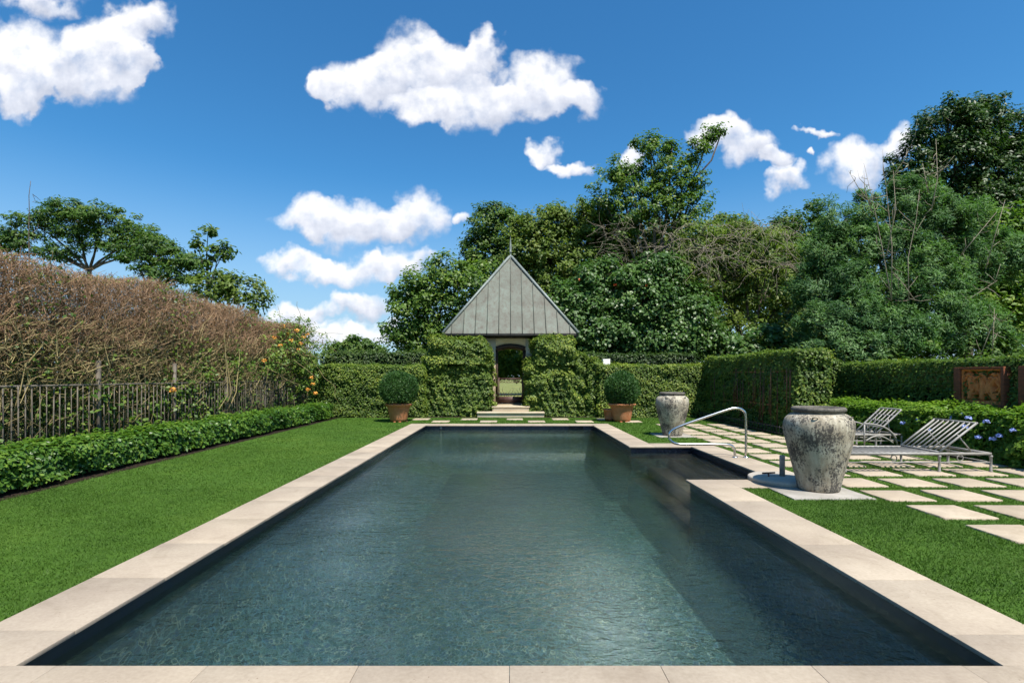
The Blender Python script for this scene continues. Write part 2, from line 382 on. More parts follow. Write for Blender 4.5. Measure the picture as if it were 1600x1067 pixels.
def hedge_box(mb, x0, x1, y0, y1, z0, z1, dens, L, W, lump=.06, depth=.12, faces='fblrt', seed=1, rnd=.12, tshift=0., core=True, up=.7, fuzz=.8):
    A = {'f': ((x1-x0)*(z1-z0), (0, -1, 0)), 'b': ((x1-x0)*(z1-z0), (0, 1, 0)), 'l': ((y1-y0)*(z1-z0), (-1, 0, 0)),
         'r': ((y1-y0)*(z1-z0), (1, 0, 0)), 't': ((x1-x0)*(y1-y0), (0, 0, 1))}
    for k in faces:
        ar, nn = A[k]; n = int(ar * dens)
        if n < 1: continue
        p = np.stack([rng.uniform(x0, x1, n), rng.uniform(y0, y1, n), rng.uniform(z0, z1, n)], 1)
        if k == 'f': p[:, 1] = y0
        if k == 'b': p[:, 1] = y1
        if k == 'l': p[:, 0] = x0
        if k == 'r': p[:, 0] = x1
        if k == 't': p[:, 2] = z1
        # round the edges
        c = np.array([(x0+x1)/2, (y0+y1)/2, (z0+z1)/2]); hf = np.array([(x1-x0)/2, (y1-y0)/2, (z1-z0)/2])
        q = (p - c); e = np.maximum(np.abs(q) - (hf - rnd), 0); e[:, 2] = np.where(q[:, 2] < 0, 0, e[:, 2])
        ln = np.linalg.norm(e, axis=1); over = np.maximum(ln - rnd, 0); dirn = np.sign(q) * e / (ln[:, None] + 1e-9)
        p = p - dirn * over[:, None]
        nv = unit(np.array(nn) * .3 + dirn)
        lo = lf(p, 2.2, seed); mid = lf(p, 7, seed + 1)
        off = lump * lo + lump * .7 * mid - depth * rng.random(n) ** 2 + .03 * rng.exponential(1, n) * .7
        p = p + nv * off[:, None]; p[:, 2] = np.maximum(p[:, 2], .01)
        tint = .42 + .17 * lo + .12 * mid + rng.normal(0, .2, n) + tshift
        leaves(mb, p, nv + np.array([.1, -.25, 1.]) * up + rng.normal(0, .5, (n, 3)) * fuzz, L, W, tint)
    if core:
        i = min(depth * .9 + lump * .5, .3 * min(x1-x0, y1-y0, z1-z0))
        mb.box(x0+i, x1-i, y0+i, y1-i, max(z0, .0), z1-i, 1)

def blob_leaves(mb, c, r, spacing, nl, L, W, cR=.45, tshift=0., flat=.75, back=.5, needle=False, hollow=.5, ragged=.12, clumps=None, cut=None):
    c = np.asarray(c, float); r = np.asarray(r, float)
    area = 4 * np.pi * ((r[0]*r[1])**1.6/3 + (r[0]*r[2])**1.6/3 + (r[1]*r[2])**1.6/3)**(1/1.6)
    n = max(6, int(area / spacing**2))
    u = rsph(n)
    keep = (u[:, 1] < .25) | (rng.random(n) < back); u = u[keep]; n = len(u)
    rr = (hollow + (1 - hollow) * rng.random(n) ** .45) * (1 + ragged * rng.normal(size=n))
    cc = c + u * r * rr[:, None]
    if cut is not None: ok = cut(cc); cc, u = cc[ok], u[ok]; n = len(cc)
    if clumps is not None: clumps.append(cc)
    ct = rng.normal(0, .2 if needle else .14, n)
    k = rng.poisson(nl, n); idx = np.repeat(np.arange(n), k); m_ = len(idx)
    sz = rng.uniform(.6, 1.35, n)
    loc = rsph(m_) * (rng.random(m_) ** .5)[:, None] * np.array([1, 1, flat]) * (cR * sz[idx])[:, None]
    p = cc[idx] + loc
    nv = u[idx] * .45 + np.array([.16, -.34, .85]) + unit(loc) * .5 + rng.normal(0, .45, (m_, 3))
    tint = .45 + ct[idx] + rng.normal(0, .17, m_) + tshift
    if needle:
        d = unit(loc) * .8 + u[idx] * .5 + np.array([0, 0, .75]) + rng.normal(0, .3, (m_, 3))
        leaves(mb, p, u[idx] * .45 + np.array([.15, -.3, .8]) + rng.normal(0, .5, (m_, 3)), L, W, tint, 0, d)
    else:
        leaves(mb, p, nv, L, W, tint)

def twigs(mb, P0, P1, r0, r1, tint, bend=.15, m=0):
    """many thin two-segment sticks at once"""
    n = len(P0); d = P1 - P0; ln = np.linalg.norm(d, axis=1)[:, None]
    mid = (P0 + P1) / 2 + rng.normal(0, 1, (n, 3)) * ln * bend
    dn = d / (ln + 1e-9); a = unit(np.cross(dn, rng.normal(size=(n, 3)))); b = np.cross(dn, a)
    r0 = np.broadcast_to(r0, n)[:, None]; r1 = np.broadcast_to(r1, n)[:, None]
    V = []
    for P, r in ((P0, r0), (mid, (r0 + r1) / 2), (P1, r1)):
        for j in range(3):
            th = j * 2.0944; V.append(P + r * (math.cos(th) * a + math.sin(th) * b))
    V = np.stack(V, 1).reshape(-1, 3)
    q = []
    for s_ in (0, 3):
        for j in range(3):
            q.append((s_ + j, s_ + (j + 1) % 3, s_ + 3 + (j + 1) % 3, s_ + 3 + j))
    f = (np.arange(n) * 9)[:, None, None] + np.array(q)[None]
    mb.add(V, f.reshape(-1, 4), m, np.repeat(np.clip(tint, 0, 1), 6))

def limb(mb, p0, p1, r0, r1, k=7, sag=.08, n=6):
    p0, p1 = np.asarray(p0, float), np.asarray(p1, float); ln = np.linalg.norm(p1 - p0)
    t = np.linspace(0, 1, n)[:, None]
    p = p0 + (p1 - p0) * t; w = rng.normal(0, sag * ln / 3, (n, 3)); w[0] = w[-1] = 0
    p = p + w + np.sin(t * np.pi) * np.array([0, 0, .06 * ln])
    mb.tube(p, r0 + (r1 - r0) * t[:, 0], k)

def tree(name, base, blobs, leafmat, label, cat='tree', group=None, spacing=.6, nl=40, L=.17, W=.1, cR=.45, trunk_r=.2, fork=.45,
         barkmat='bark', tshift=0., needle=False, flat=.75, hollow=.5, ragged=.12, twig_every=3, extra=None, depth=1.):
    """base (x, y); blobs (px, py, rx px, ry px[, dY]) read at distance base y"""
    X, Y = base
    root = empty(name, (X, Y, 0), label, cat, group)
    cr = MB(); tk = MB(); cl = []; cs = []
    if not needle: nl = nl * 1.45; L = L * 1.12; W = W * 1.15
    for b in blobs:
        px, py, rx, ry = b[:4]; dy = b[4] if len(b) > 4 else 0
        yy = Y + dy; c = at(px, py, yy); r = np.array([rx * yy / F, .8 * depth * (rx + ry) / 2 * yy / F, ry * yy / F]); cs.append((c, r))
        blob_leaves(cr, c, r, spacing, nl, L, W, cR, tshift, flat, .5, needle, hollow, ragged, cl)
    cen = np.array([c for c, r in cs]); zt = cen[:, 2].mean()
    fz = max(.5, zt * fork)
    top = np.array([X * .6 + cen[:, 0].mean() * .4, Y * .6 + cen[:, 1].mean() * .4, fz])
    limb(tk, (X, Y, -.1), top, trunk_r, trunk_r * .75, 9, .02)
    for (c, r), cc in zip(cs, cl):
        limb(tk, top, c - np.array([0, 0, r[2] * .3]), trunk_r * .45, trunk_r * .15, 6, .05)
        s_ = cc[::twig_every]
        if len(s_):
            P0 = np.repeat((c - np.array([0, 0, r[2] * .3]))[None], len(s_), 0) + (s_ - c) * .15
            twigs(tk, P0, s_, trunk_r * .11, .012, rng.random(len(s_)), .08)
    if extra: extra(cr, tk)
    cr.build('crown', leafmat, root)
    tk.build('trunk', M[barkmat], root)
    return root

# ------------------------------------------------------------------ world: sky with clouds
w = bpy.data.worlds.new('World'); scene.world = w; w.use_nodes = True; nt = w.node_tree; nt.nodes.clear()
SUN_EL, SUN_AZ = R(62), math.atan2(.52, -.855)
wo = N(nt, 'ShaderNodeOutputWorld'); bg = N(nt, 'ShaderNodeBackground'); bg.inputs[1].default_value = .12
sky = N(nt, 'ShaderNodeTexSky', sky_type='NISHITA'); sky.sun_disc = False; sky.sun_elevation = SUN_EL; sky.sun_rotation = SUN_AZ
sky.air_density = 1.0; sky.dust_density = .6; sky.ozone_density = 2.2
tc = N(nt, 'ShaderNodeTexCoord'); sx = N(nt, 'ShaderNodeSeparateXYZ'); nt.links.new(tc.outputs['Generated'], sx.inputs[0])
yy = mth(nt, 'MAXIMUM', sx.outputs[1], .08)
uv = N(nt, 'ShaderNodeCombineXYZ'); nt.links.new(mth(nt, 'DIVIDE', sx.outputs[0], yy), uv.inputs[0]); nt.links.new(mth(nt, 'DIVIDE', sx.outputs[2], yy), uv.inputs[1])
UV = uv.outputs[0]
wn = N(nt, 'ShaderNodeTexNoise', noise_dimensions='2D'); wn.inputs['Scale'].default_value = 13; wn.inputs['Detail'].default_value = 4; wn.inputs['Roughness'].default_value = .52; nt.links.new(UV, wn.inputs['Vector'])
wv = N(nt, 'ShaderNodeVectorMath', operation='SUBTRACT'); nt.links.new(wn.outputs['Color'], wv.inputs[0]); wv.inputs[1].default_value = (.5, .5, .5)
ws = N(nt, 'ShaderNodeVectorMath', operation='MULTIPLY_ADD'); nt.links.new(wv.outputs[0], ws.inputs[0]); ws.inputs[1].default_value = (.10, .09, 0); nt.links.new(UV, ws.inputs[2])
P = ws.outputs[0]
CL = [(50, 95, 120, 72), (165, 75, 85, 60), (225, 35, 58, 40), (120, 120, 100, 50), (205, 100, 45, 30), (25, 150, 55, 34), (60, 5, 80, 22),
      (635, 100, 75, 62), (560, 128, 78, 50), (505, 138, 32, 28), (705, 110, 75, 52), (755, 165, 105, 42), (845, 130, 78, 48), (900, 158, 48, 30), (762, 72, 34, 34), (660, 165, 70, 26),
      (478, 336, 58, 34), (565, 350, 100, 44), (652, 342, 54, 46),
      (462, 408, 55, 27), (540, 426, 90, 30), (625, 414, 56, 30),
      (720, 331, 20, 15), (855, 245, 30, 24), (898, 270, 42, 16),
      (1120, 206, 42, 32), (1168, 222, 46, 36), (1206, 245, 24, 22), (1232, 282, 42, 28), (1281, 203, 36, 10), (1266, 237, 14, 10),
      (1345, 258, 62, 48), (1410, 225, 40, 34), (985, 247, 24, 16),
      (555, 480, 62, 22), (468, 490, 45, 24), (578, 522, 50, 24), (500, 525, 75, 26), (440, 500, 40, 18)]
accW = None; accS = None
for px, py, rx, ry in CL:
    cu, cv, ru, rv = (px - VX) / F, (VY - py) / F, rx / F, ry / F
    q = N(nt, 'ShaderNodeVectorMath', operation='MULTIPLY_ADD'); nt.links.new(P, q.inputs[0]); q.inputs[1].default_value = (1/ru, 1/rv, 0); q.inputs[2].default_value = (-cu/ru, -cv/rv, 0)
    dd = N(nt, 'ShaderNodeVectorMath', operation='DOT_PRODUCT'); nt.links.new(q.outputs[0], dd.inputs[0]); nt.links.new(q.outputs[0], dd.inputs[1])
    wgt = mth(nt, 'SUBTRACT', 1.15, dd.outputs['Value'], clamp=True)
    dy_ = N(nt, 'ShaderNodeVectorMath', operation='DOT_PRODUCT'); nt.links.new(q.outputs[0], dy_.inputs[0]); dy_.inputs[1].default_value = (-.35, 1, 0)
    accW = wgt if accW is None else mth(nt, 'ADD', accW, wgt)
    accS = mth(nt, 'MULTIPLY', wgt, dy_.outputs['Value']) if accS is None else mth(nt, 'MULTIPLY_ADD', wgt, dy_.outputs['Value'], accS)
fb = N(nt, 'ShaderNodeTexNoise', noise_dimensions='2D'); fb.inputs['Scale'].default_value = 19; fb.inputs['Detail'].default_value = 5; fb.inputs['Roughness'].default_value = .52; nt.links.new(UV, fb.inputs['Vector'])
wc = mth(nt, 'MINIMUM', accW, 1.0)
den = mth(nt, 'ADD', wc, mth(nt, 'MULTIPLY', mth(nt, 'SUBTRACT', fb.outputs['Fac'], .5), mth(nt, 'MULTIPLY', mth(nt, 'MINIMUM', mth(nt, 'MULTIPLY', wc, 2.2), 1.0), 1.2)))
dm = N(nt, 'ShaderNodeMapRange', interpolation_type='SMOOTHSTEP'); nt.links.new(den, dm.inputs[0]); dm.inputs['From Min'].default_value = .1; dm.inputs['From Max'].default_value = 1.08
sh = mth(nt, 'DIVIDE', accS, mth(nt, 'MAXIMUM', accW, .05))
of = N(nt, 'ShaderNodeVectorMath', operation='ADD'); nt.links.new(UV, of.inputs[0]); of.inputs[1].default_value = (.008, .016, 0)
fb2 = N(nt, 'ShaderNodeTexNoise', noise_dimensions='2D'); fb2.inputs['Scale'].default_value = 14; fb2.inputs['Detail'].default_value = 4; fb2.inputs['Roughness'].default_value = .55; nt.links.new(of.outputs[0], fb2.inputs['Vector'])
fb3 = N(nt, 'ShaderNodeTexNoise', noise_dimensions='2D'); fb3.inputs['Scale'].default_value = 14; fb3.inputs['Detail'].default_value = 4; fb3.inputs['Roughness'].default_value = .55; nt.links.new(UV, fb3.inputs['Vector'])
shd = mth(nt, 'ADD', mth(nt, 'MULTIPLY', sh, 1.05), mth(nt, 'MULTIPLY', mth(nt, 'SUBTRACT', fb3.outputs['Fac'], fb2.outputs['Fac']), 1.9))
ccol = ramp(nt, mth(nt, 'MULTIPLY_ADD', shd, .5, .5), [(.08, (2.9, 3.1, 3.65)), (.36, (3.8, 3.95, 4.4)), (.62, (5.0, 5.0, 5.1))])
hs = N(nt, 'ShaderNodeHueSaturation'); hs.inputs['Saturation'].default_value = 1.25; hs.inputs['Value'].default_value = 1.0; nt.links.new(sky.outputs[0], hs.inputs['Color'])
skc = mixc(nt, 1, hs.outputs[0], (.43, .72, .775), 'MULTIPLY')
hz = N(nt, 'ShaderNodeMapRange', interpolation_type='SMOOTHSTEP'); nt.links.new(sx.outputs[2], hz.inputs[0]); hz.inputs['From Min'].default_value = .36; hz.inputs['From Max'].default_value = 0.; hz.inputs['To Max'].default_value = .8
skc = mixc(nt, hz.outputs[0], skc, (2.2, 2.85, 3.7))
mixs = mixc(nt, mth(nt, 'MULTIPLY', dm.outputs[0], .97), skc, ccol)
nt.links.new(mixs, bg.inputs[0]); nt.links.new(bg.outputs[0], wo.inputs[0])

sl = bpy.data.lights.new('sun', 'SUN'); sl.energy = 4.2; sl.angle = R(.53); sl.color = (1, .955, .88)
so = bpy.data.objects.new('sun', sl); COL.objects.link(so)
sd = Vector((math.sin(SUN_AZ) * math.cos(SUN_EL), math.cos(SUN_AZ) * math.cos(SUN_EL), math.sin(SUN_EL)))
so.rotation_euler = sd.to_track_quat('Z', 'Y').to_euler()

# ------------------------------------------------------------------ camera
cd = bpy.data.cameras.new('camera'); cam = bpy.data.objects.new('camera', cd); COL.objects.link(cam); scene.camera = cam
cd.sensor_width = 36; cd.lens = F / 1600 * 36; cd.shift_x = (800 - VX) / 1600; cd.shift_y = (VY - 533.5) / 1600
cd.clip_start = .05; cd.clip_end = 3000
cam.location = (0, 0, H); cam.rotation_euler = (R(90), 0, 0)
vs = scene.view_settings; vs.view_transform = 'Standard'; vs.look = 'None'; vs.exposure = .88; vs.gamma = 1
scene.cycles.max_bounces = 7; scene.cycles.diffuse_bounces = 3; scene.cycles.glossy_bounces = 2; scene.cycles.transmission_bounces = 4; scene.cycles.adaptive_threshold = .025; scene.cycles.sample_clamp_indirect = 6; scene.cycles.transparent_max_bounces = 8; scene.cycles.caustics_refractive = False; scene.cycles.caustics_reflective = False

# ------------------------------------------------------------------ the setting
PX, YN, YF = 2.79, 2.84, 17.15               # pool half width, near and far ends
CW = .54                                     # coping width
AN, AF, AX = 8.05, 11.96, 4.2                # alcove near, far, right
WZ = -.135
# ground with the pool cut out
xs = [-900, -PX - .1, PX + .1, AX + .1, 900]; ys = [-500, YN - .1, AN - .1, AF + .1, YF + .1, 1600]
def inpool(i, j):
    return (i == 1 and 1 <= j <= 3) or (i == 2 and j == 2)
def sheet(name, z, m, xs, ys, skip, kind='structure'):
    b = MB()
    for i in range(len(xs) - 1):
        for j in range(len(ys) - 1):
            if skip(i, j): continue
            b.add([(xs[i], ys[j], z), (xs[i+1], ys[j], z), (xs[i+1], ys[j+1], z), (xs[i], ys[j+1], z)], [(0, 1, 2, 3)])
    o = b.build(name, m); tag(o, kind=kind); return o
sheet('ground', -.05, M['field'], xs, ys, inpool)
sheet('lawn', -.014, M['lawn'], [-6.66, -PX - .3, PX + .3, AX + .3, 8.95], [-2, YN - .3, AN - .3, AF + .3, YF + .3, 20.45], inpool)
b = MB()
b.box(-8.3, -6.6, -1, 20.6, -.3, -.006); b.box(-7.4, -.9, 20.42, 23, -.3, -.004); b.box(.9, 8.3, 20.42, 23, -.3, -.004); b.box(7.35, 9, 13.9, 20.5, -.3, -.008); b.box(8.8, 11, 3, 17, -.3, -.002)
tag(b.build('planting_bed', M['soil']), kind='structure')

# pool shell
b = MB()
loop = [(-PX, YN), (-PX, YF), (PX, YF), (PX, AF), (AX, AF), (AX, AN), (PX, AN), (PX, YN), (-PX, YN)]
def wallq(mb, x0, y0, x1, y1, z0, z1):
    mb.add([(x0, y0, z0), (x1, y1, z0), (x1, y1, z1), (x0, y0, z1)], [(0, 1, 2, 3)])
for (a_, c_) in zip(loop[:-1], loop[1:]): wallq(b, *a_, *c_, -.28, -.028)
lw = MB()
for (a_, c_) in zip(loop[:-1], loop[1:]):
    wallq(lw, *a_, *c_, -.4 if a_[0] < 0 or c_[0] < 0 else -1.4, -.28)
def cove(x0, y0, x1, y1, nx, ny, rr=1.0):
    t = np.linspace(0, math.pi / 2, 13)
    for t0, t1 in zip(t[:-1], t[1:]):
        o0, o1 = rr * (1 - math.cos(t0)), rr * (1 - math.cos(t1)); z0, z1 = -1.4 + rr - rr * math.sin(t0), -1.4 + rr - rr * math.sin(t1)
        lw.add([(x0 + nx*o0, y0 + ny*o0, z0), (x1 + nx*o0, y1 + ny*o0, z0), (x1 + nx*o1, y1 + ny*o1, z1), (x0 + nx*o1, y0 + ny*o1, z1)], [(0, 1, 2, 3)])
cove(-PX, YN, -PX, YF, 1, 0); cove(PX, YF, -PX, YF, 0, -1); cove(PX, AF, PX, YF, -1, 0, .35); cove(PX, YN, PX, AN, -1, 0, .35); cove(-PX, YN, PX, YN, 0, 1)
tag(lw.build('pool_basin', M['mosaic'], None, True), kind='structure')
tag(b.build('pool_wall', M['tile']), kind='structure')
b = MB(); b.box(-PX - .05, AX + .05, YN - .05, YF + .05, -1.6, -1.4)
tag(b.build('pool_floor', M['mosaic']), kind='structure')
b = MB()
for x0, x1, z in ((3.64, 4.2, -.3), (3.18, 3.64, -.5), (2.72, 3.18, -.72)):
    b.box(x0 + .055, x1, AN + .002, AF - .002, -1.41, z); b.box(x0, x0 + .055, AN + .002, AF - .002, -1.41, z + .003, 1)
tag(b.build('pool_steps', [M['pool_step'], M['tile']]), kind='structure')
b = MB()
b.add([(-PX + .001, YN, WZ), (PX, YN, WZ), (PX, YF, WZ), (-PX + .001, YF, WZ)], [(0, 1, 2, 3)])
b.add([(PX, AN, WZ), (AX, AN, WZ), (AX, AF, WZ), (PX, AF, WZ)], [(0, 1, 2, 3)])
tag(b.build('pool_water', M['water']), kind='structure')

# coping stones (a continuous paved edge, joints modelled)
b = MB()
def stone(x0, x1, y0, y1):
    g = .001; dz = rng.normal(0, .0008); n0 = len(b.f)
    b.box(x0 + g, x1 - g, y0 + g, y1 - g, -.03, dz); b.t[-1][:] = rng.random()
def runx(x0, x1, y0, y1, step, off=0):
    e = [x0] + [v for v in np.arange(x0 + off, x1, step) if x0 + .15 < v < x1 - .15] + [x1]
    for a_, c_ in zip(e[:-1], e[1:]): stone(a_, c_, y0, y1)
def runy(x0, x1, y0, y1, step, off=0):
    e = [y0] + [v for v in np.arange(y0 + off, y1, step) if y0 + .15 < v < y1 - .15] + [y1]
    for a_, c_ in zip(e[:-1], e[1:]): stone(x0, x1, a_, c_)
ov = .052                                    # overhang beyond the tile
runx(-4.2, 4.2, YN - CW, YN + ov, .836, .02)
runy(-PX - CW, -PX + ov, YN + ov, YF + CW, .86, .4)
runx(-PX + ov, PX - ov, YF - ov, YF + CW, .86, .4)
runy(PX - ov, PX + CW, YN + ov, AN - CW, .865, .35)
stone(PX - ov, PX + CW, AN - CW, AN + ov); runx(PX + CW, AX + CW, AN - CW, AN + ov, .8, .55)
runy(AX - ov, AX + CW, AN + ov, AF - ov, .86, .5)
runx(PX + CW, AX + CW, AF - ov, AF + CW, .8, .7)
stone(PX - ov, PX + CW, AF - ov, AF + CW)
runy(PX - ov, PX + CW, AF + CW, YF + CW, .86, .3)
o = b.build('pool_coping', M['coping'], bevel=.003); tag(o, kind='structure')
b = MB(); b.box(1.95, 2.42, YF - .006, YF - .002, -.128, -.062)  # flat plate; the shade inside the opening is only its dark colour
tag(b.build('skimmer_opening', M['dark_iron']), 'dark rectangular skimmer opening in the tiled far pool wall', 'skimmer')
b = MB(); b.lathe([(0, 0), (.035, 0), (.04, .006), (.03, .01), (0, .01)], k=16)
o = b.build('return_fitting', M['grey_metal']); o.rotation_euler = (R(90), 0, 0); o.location = (-2.25, YF - .003, -.09)
tag(o, 'small round pale fitting on the far pool wall', 'pool fitting')

# grass blades
pav = []
def blades(mb, x0, x1, y0, y1, dens, h=.019, wd=.004):
    n = int((x1 - x0) * (y1 - y0) * dens); p = np.stack([rng.uniform(x0, x1, n), rng.uniform(y0, y1, n), np.full(n, -.016)], 1)
    ok = ~((np.abs(p[:, 0]) < PX + CW - .008) & (p[:, 1] < YF + CW)) & ~((p[:, 0] > 0) & (p[:, 0] < AX + CW - .008) & (p[:, 1] > AN - CW + .008) & (p[:, 1] < AF + CW - .008))
    for (a0, a1, b0, b1) in pav:
        ok &= ~((p[:, 0] > a0 + .006) & (p[:, 0] < a1 - .006) & (p[:, 1] > b0 + .006) & (p[:, 1] < b1 - .006))
    p = p[ok]; n = len(p)
    th = rng.uniform(0, 6.28, n); s_ = np.stack([np.cos(th), np.sin(th), np.zeros(n)], 1) * (wd * rng.uniform(.7, 1.4, n))[:, None]
    hh = h * rng.uniform(.5, 1.25, n) * (1 + .25 * lf(p, 3, 5))
    tip = p + np.stack([rng.normal(0, .55, n) * hh, rng.normal(0, .55, n) * hh, hh], 1)
    V = np.stack([p - s_, p + s_, tip], 1).reshape(-1, 3); f = np.arange(3 * n).reshape(-1, 3); f = np.concatenate([f, f[:, 2:]], 1)
    mb.add(V, f, 0, np.clip(.45 + .2 * lf(p, 1.2, 8) + rng.normal(0, .12, n), 0, 1))

# stepping stones
ORD = ['first', 'second', 'third', 'fourth', 'fifth', 'sixth', 'seventh', 'eighth', 'ninth', 'tenth', 'eleventh', 'twelfth', 'thirteenth', 'fourteenth', 'fifteenth']
def paver(x, y, label, grp):
    b = MB(); s_ = .6; k = 6
    # slightly irregular worn square slab
    ring = []
    for (ax, ay, bx, by) in ((0, 0, 1, 0), (1, 0, 1, 1), (1, 1, 0, 1), (0, 1, 0, 0)):
        for t in np.linspace(0, 1, k, endpoint=False):
            ring.append((ax + (bx - ax) * t, ay + (by - ay) * t))
    ring = np.array(ring) * s_ + rng.normal(0, .004, (4 * k, 2)); n = len(ring)
    dz = .003 + rng.normal(0, .002)
    top = np.column_stack([ring, np.full(n, dz)]); bot = np.column_stack([ring, np.full(n, -.04)]); ins = (ring - s_/2) * .975 + s_/2
    tp2 = np.column_stack([ins, np.full(n, dz + .005)])
    V = np.concatenate([bot, top, tp2, [[s_/2, s_/2, dz + .005]]])
    f = []
    for i in range(n):
        j = (i + 1) % n
        f += [(i, j, n+j, n+i), (n+i, n+j, 2*n+j, 2*n+i), (2*n+i, 2*n+j, 3*n, 3*n)]
    b.add(V + np.array([-s_/2, -s_/2, 0]), f, 0, np.full(len(f), rng.random()))
    o = b.build('stepping_stone', M['paver']); o.location = (x + s_/2, y + s_/2, 0); o.rotation_euler.z = rng.normal(0, .008)
    tag(o, label, 'stepping stone', grp)
    pav.append((x, x + s_, y, y + s_))
for k in range(15):
    y0 = 5.62 + .85 * k - .6
    cols = [4.91 + .85 * i for i in range(5)]
    if y0 > 12.9: cols = cols[:3]
    for i, x in enumerate(cols):
        if x > 8.2 and y0 > 9.4: continue
        paver(x, y0, f'pale stepping stone, {ORD[i]} from the pool, {ORD[k]} patio row from the front', 'stepping stones of the patio on the right')
for i in range(5): paver(-2.74 + 1.7 * i, 18.25, f'pale stepping stone, {ORD[i]} from the left in the row along the far coping', 'stepping stones before the gatehouse')
for i in range(5): paver(-3.5 + 1.7 * i + (0 if i else -.1), 19.25, f'pale stepping stone, {ORD[i]} from the left in the row nearest the gate steps', 'stepping stones before the gatehouse')
PADS = [(3.72, 4.8, 6.82, 7.8), (3.95, 4.95, 13.75, 14.7)]
pav += [(a, c, d + .03, e) for a, c, d, e in PADS]
b = MB()
blades(b, -6.66, -PX - CW + .012, 3.0, 7.5, 5200); blades(b, -6.66, -PX - CW + .01, 7.5, 12, 2200, .02, .006); blades(b, -6.66, -PX - CW, 12, 20.3, 900, .02, .009)
blades(b, PX + CW - .012, 7.2, 3.0, 7.6, 5200, .024); blades(b, PX + CW, 8.9, 7.5, 12.8, 2200, .024, .006); blades(b, PX + CW, 8, 12.8, 20.3, 900, .03, .009)
blades(b, -PX - CW, PX + CW, YF + CW, 20.4, 900, .03, .009)
tag(b.build('lawn_grass', M['blade']), 'close mown green lawn grass around the pool', 'grass', kind='stuff')

# ------------------------------------------------------------------ gatehouse
GX, GW = .05, 22.05
gh = empty('gatehouse', (GX, 24.28, 0), 'small gatehouse with pyramid copper roof, finial and arched gateway at the pool end', 'gatehouse')
hw, dp = 2.2, 4.46                            # half width and depth of the walls
def archwall(y0, y1, mb):
    ow, sp, rise, top = .63, 2.86, .12, 3.36
    n = 12
    xs_ = np.linspace(-ow, ow, n + 1); zs_ = sp + rise * (1 - (xs_ / ow) ** 2)
    mb.box(GX - hw, GX - ow, y0, y1, -.1, top); mb.box(GX + ow, GX + hw, y0, y1, -.1, top)
    for i in range(n):
        V = [(GX + xs_[i], y, z) for y in (y0, y1) for z in (zs_[i], top)] + [(GX + xs_[i+1], y, z) for y in (y0, y1) for z in (zs_[i+1], top)]
        mb.add(V, [(0, 4, 5, 1), (2, 3, 7, 6), (0, 2, 6, 4), (1, 5, 7, 3)])
b = MB(); archwall(GW, GW + .35, b); archwall(GW + dp - .35, GW + dp, b)
b.box(GX - hw, GX - hw + .3, GW + .35, GW + dp - .35, -.1, 3.36); b.box(GX + hw - .3, GX + hw, GW + .35, GW + dp - .35, -.1, 3.36)
b.build('wall', M['stucco'], gh)
for s_ in (-1, 1):
    b = MB(); x0, x1 = sorted((GX + s_ * .635, GX + s_ * 1.1))
    b.box(x0 - .0, x1, GW - .07, GW - .002, 2.2, 2.32); b.box(x0, x1, GW - .045, GW - .003, 2.32, 2.56)
    b.build('impost', M['step'], gh)
b = MB(); b.box(GX - .63, GX + .63, GW + .02, GW + dp - .02, -.1, .40)
b.build('floor_slab', M['step'], gh)
# timber frame lining the arch
b = MB(); n = 12; ow = .628; xs_ = np.linspace(-ow, ow, n + 1)
oz = 2.855 + .12 * (1 - (xs_ / .63) ** 2); xi = xs_ * (ow - .09) / ow; iz = oz - .17
for i in range(n):
    V = [(GX + a_, y, z) for y in (GW - .02, GW + .3) for a_, z in ((xs_[i], oz[i]), (xs_[i+1], oz[i+1]), (xi[i+1], iz[i+1]), (xi[i], iz[i]))]
    b.add(V, [(0, 3, 2, 1), (4, 5, 6, 7), (3, 7, 6, 2), (0, 1, 5, 4)])
for s_ in (-1, 1):
    x0, x1 = sorted((GX + s_ * ow, GX + s_ * (ow - .09))); b.box(x0, x1, GW - .02, GW + .3, .4, 2.70)
b.build('timber_frame', M['brown_timber'], gh)
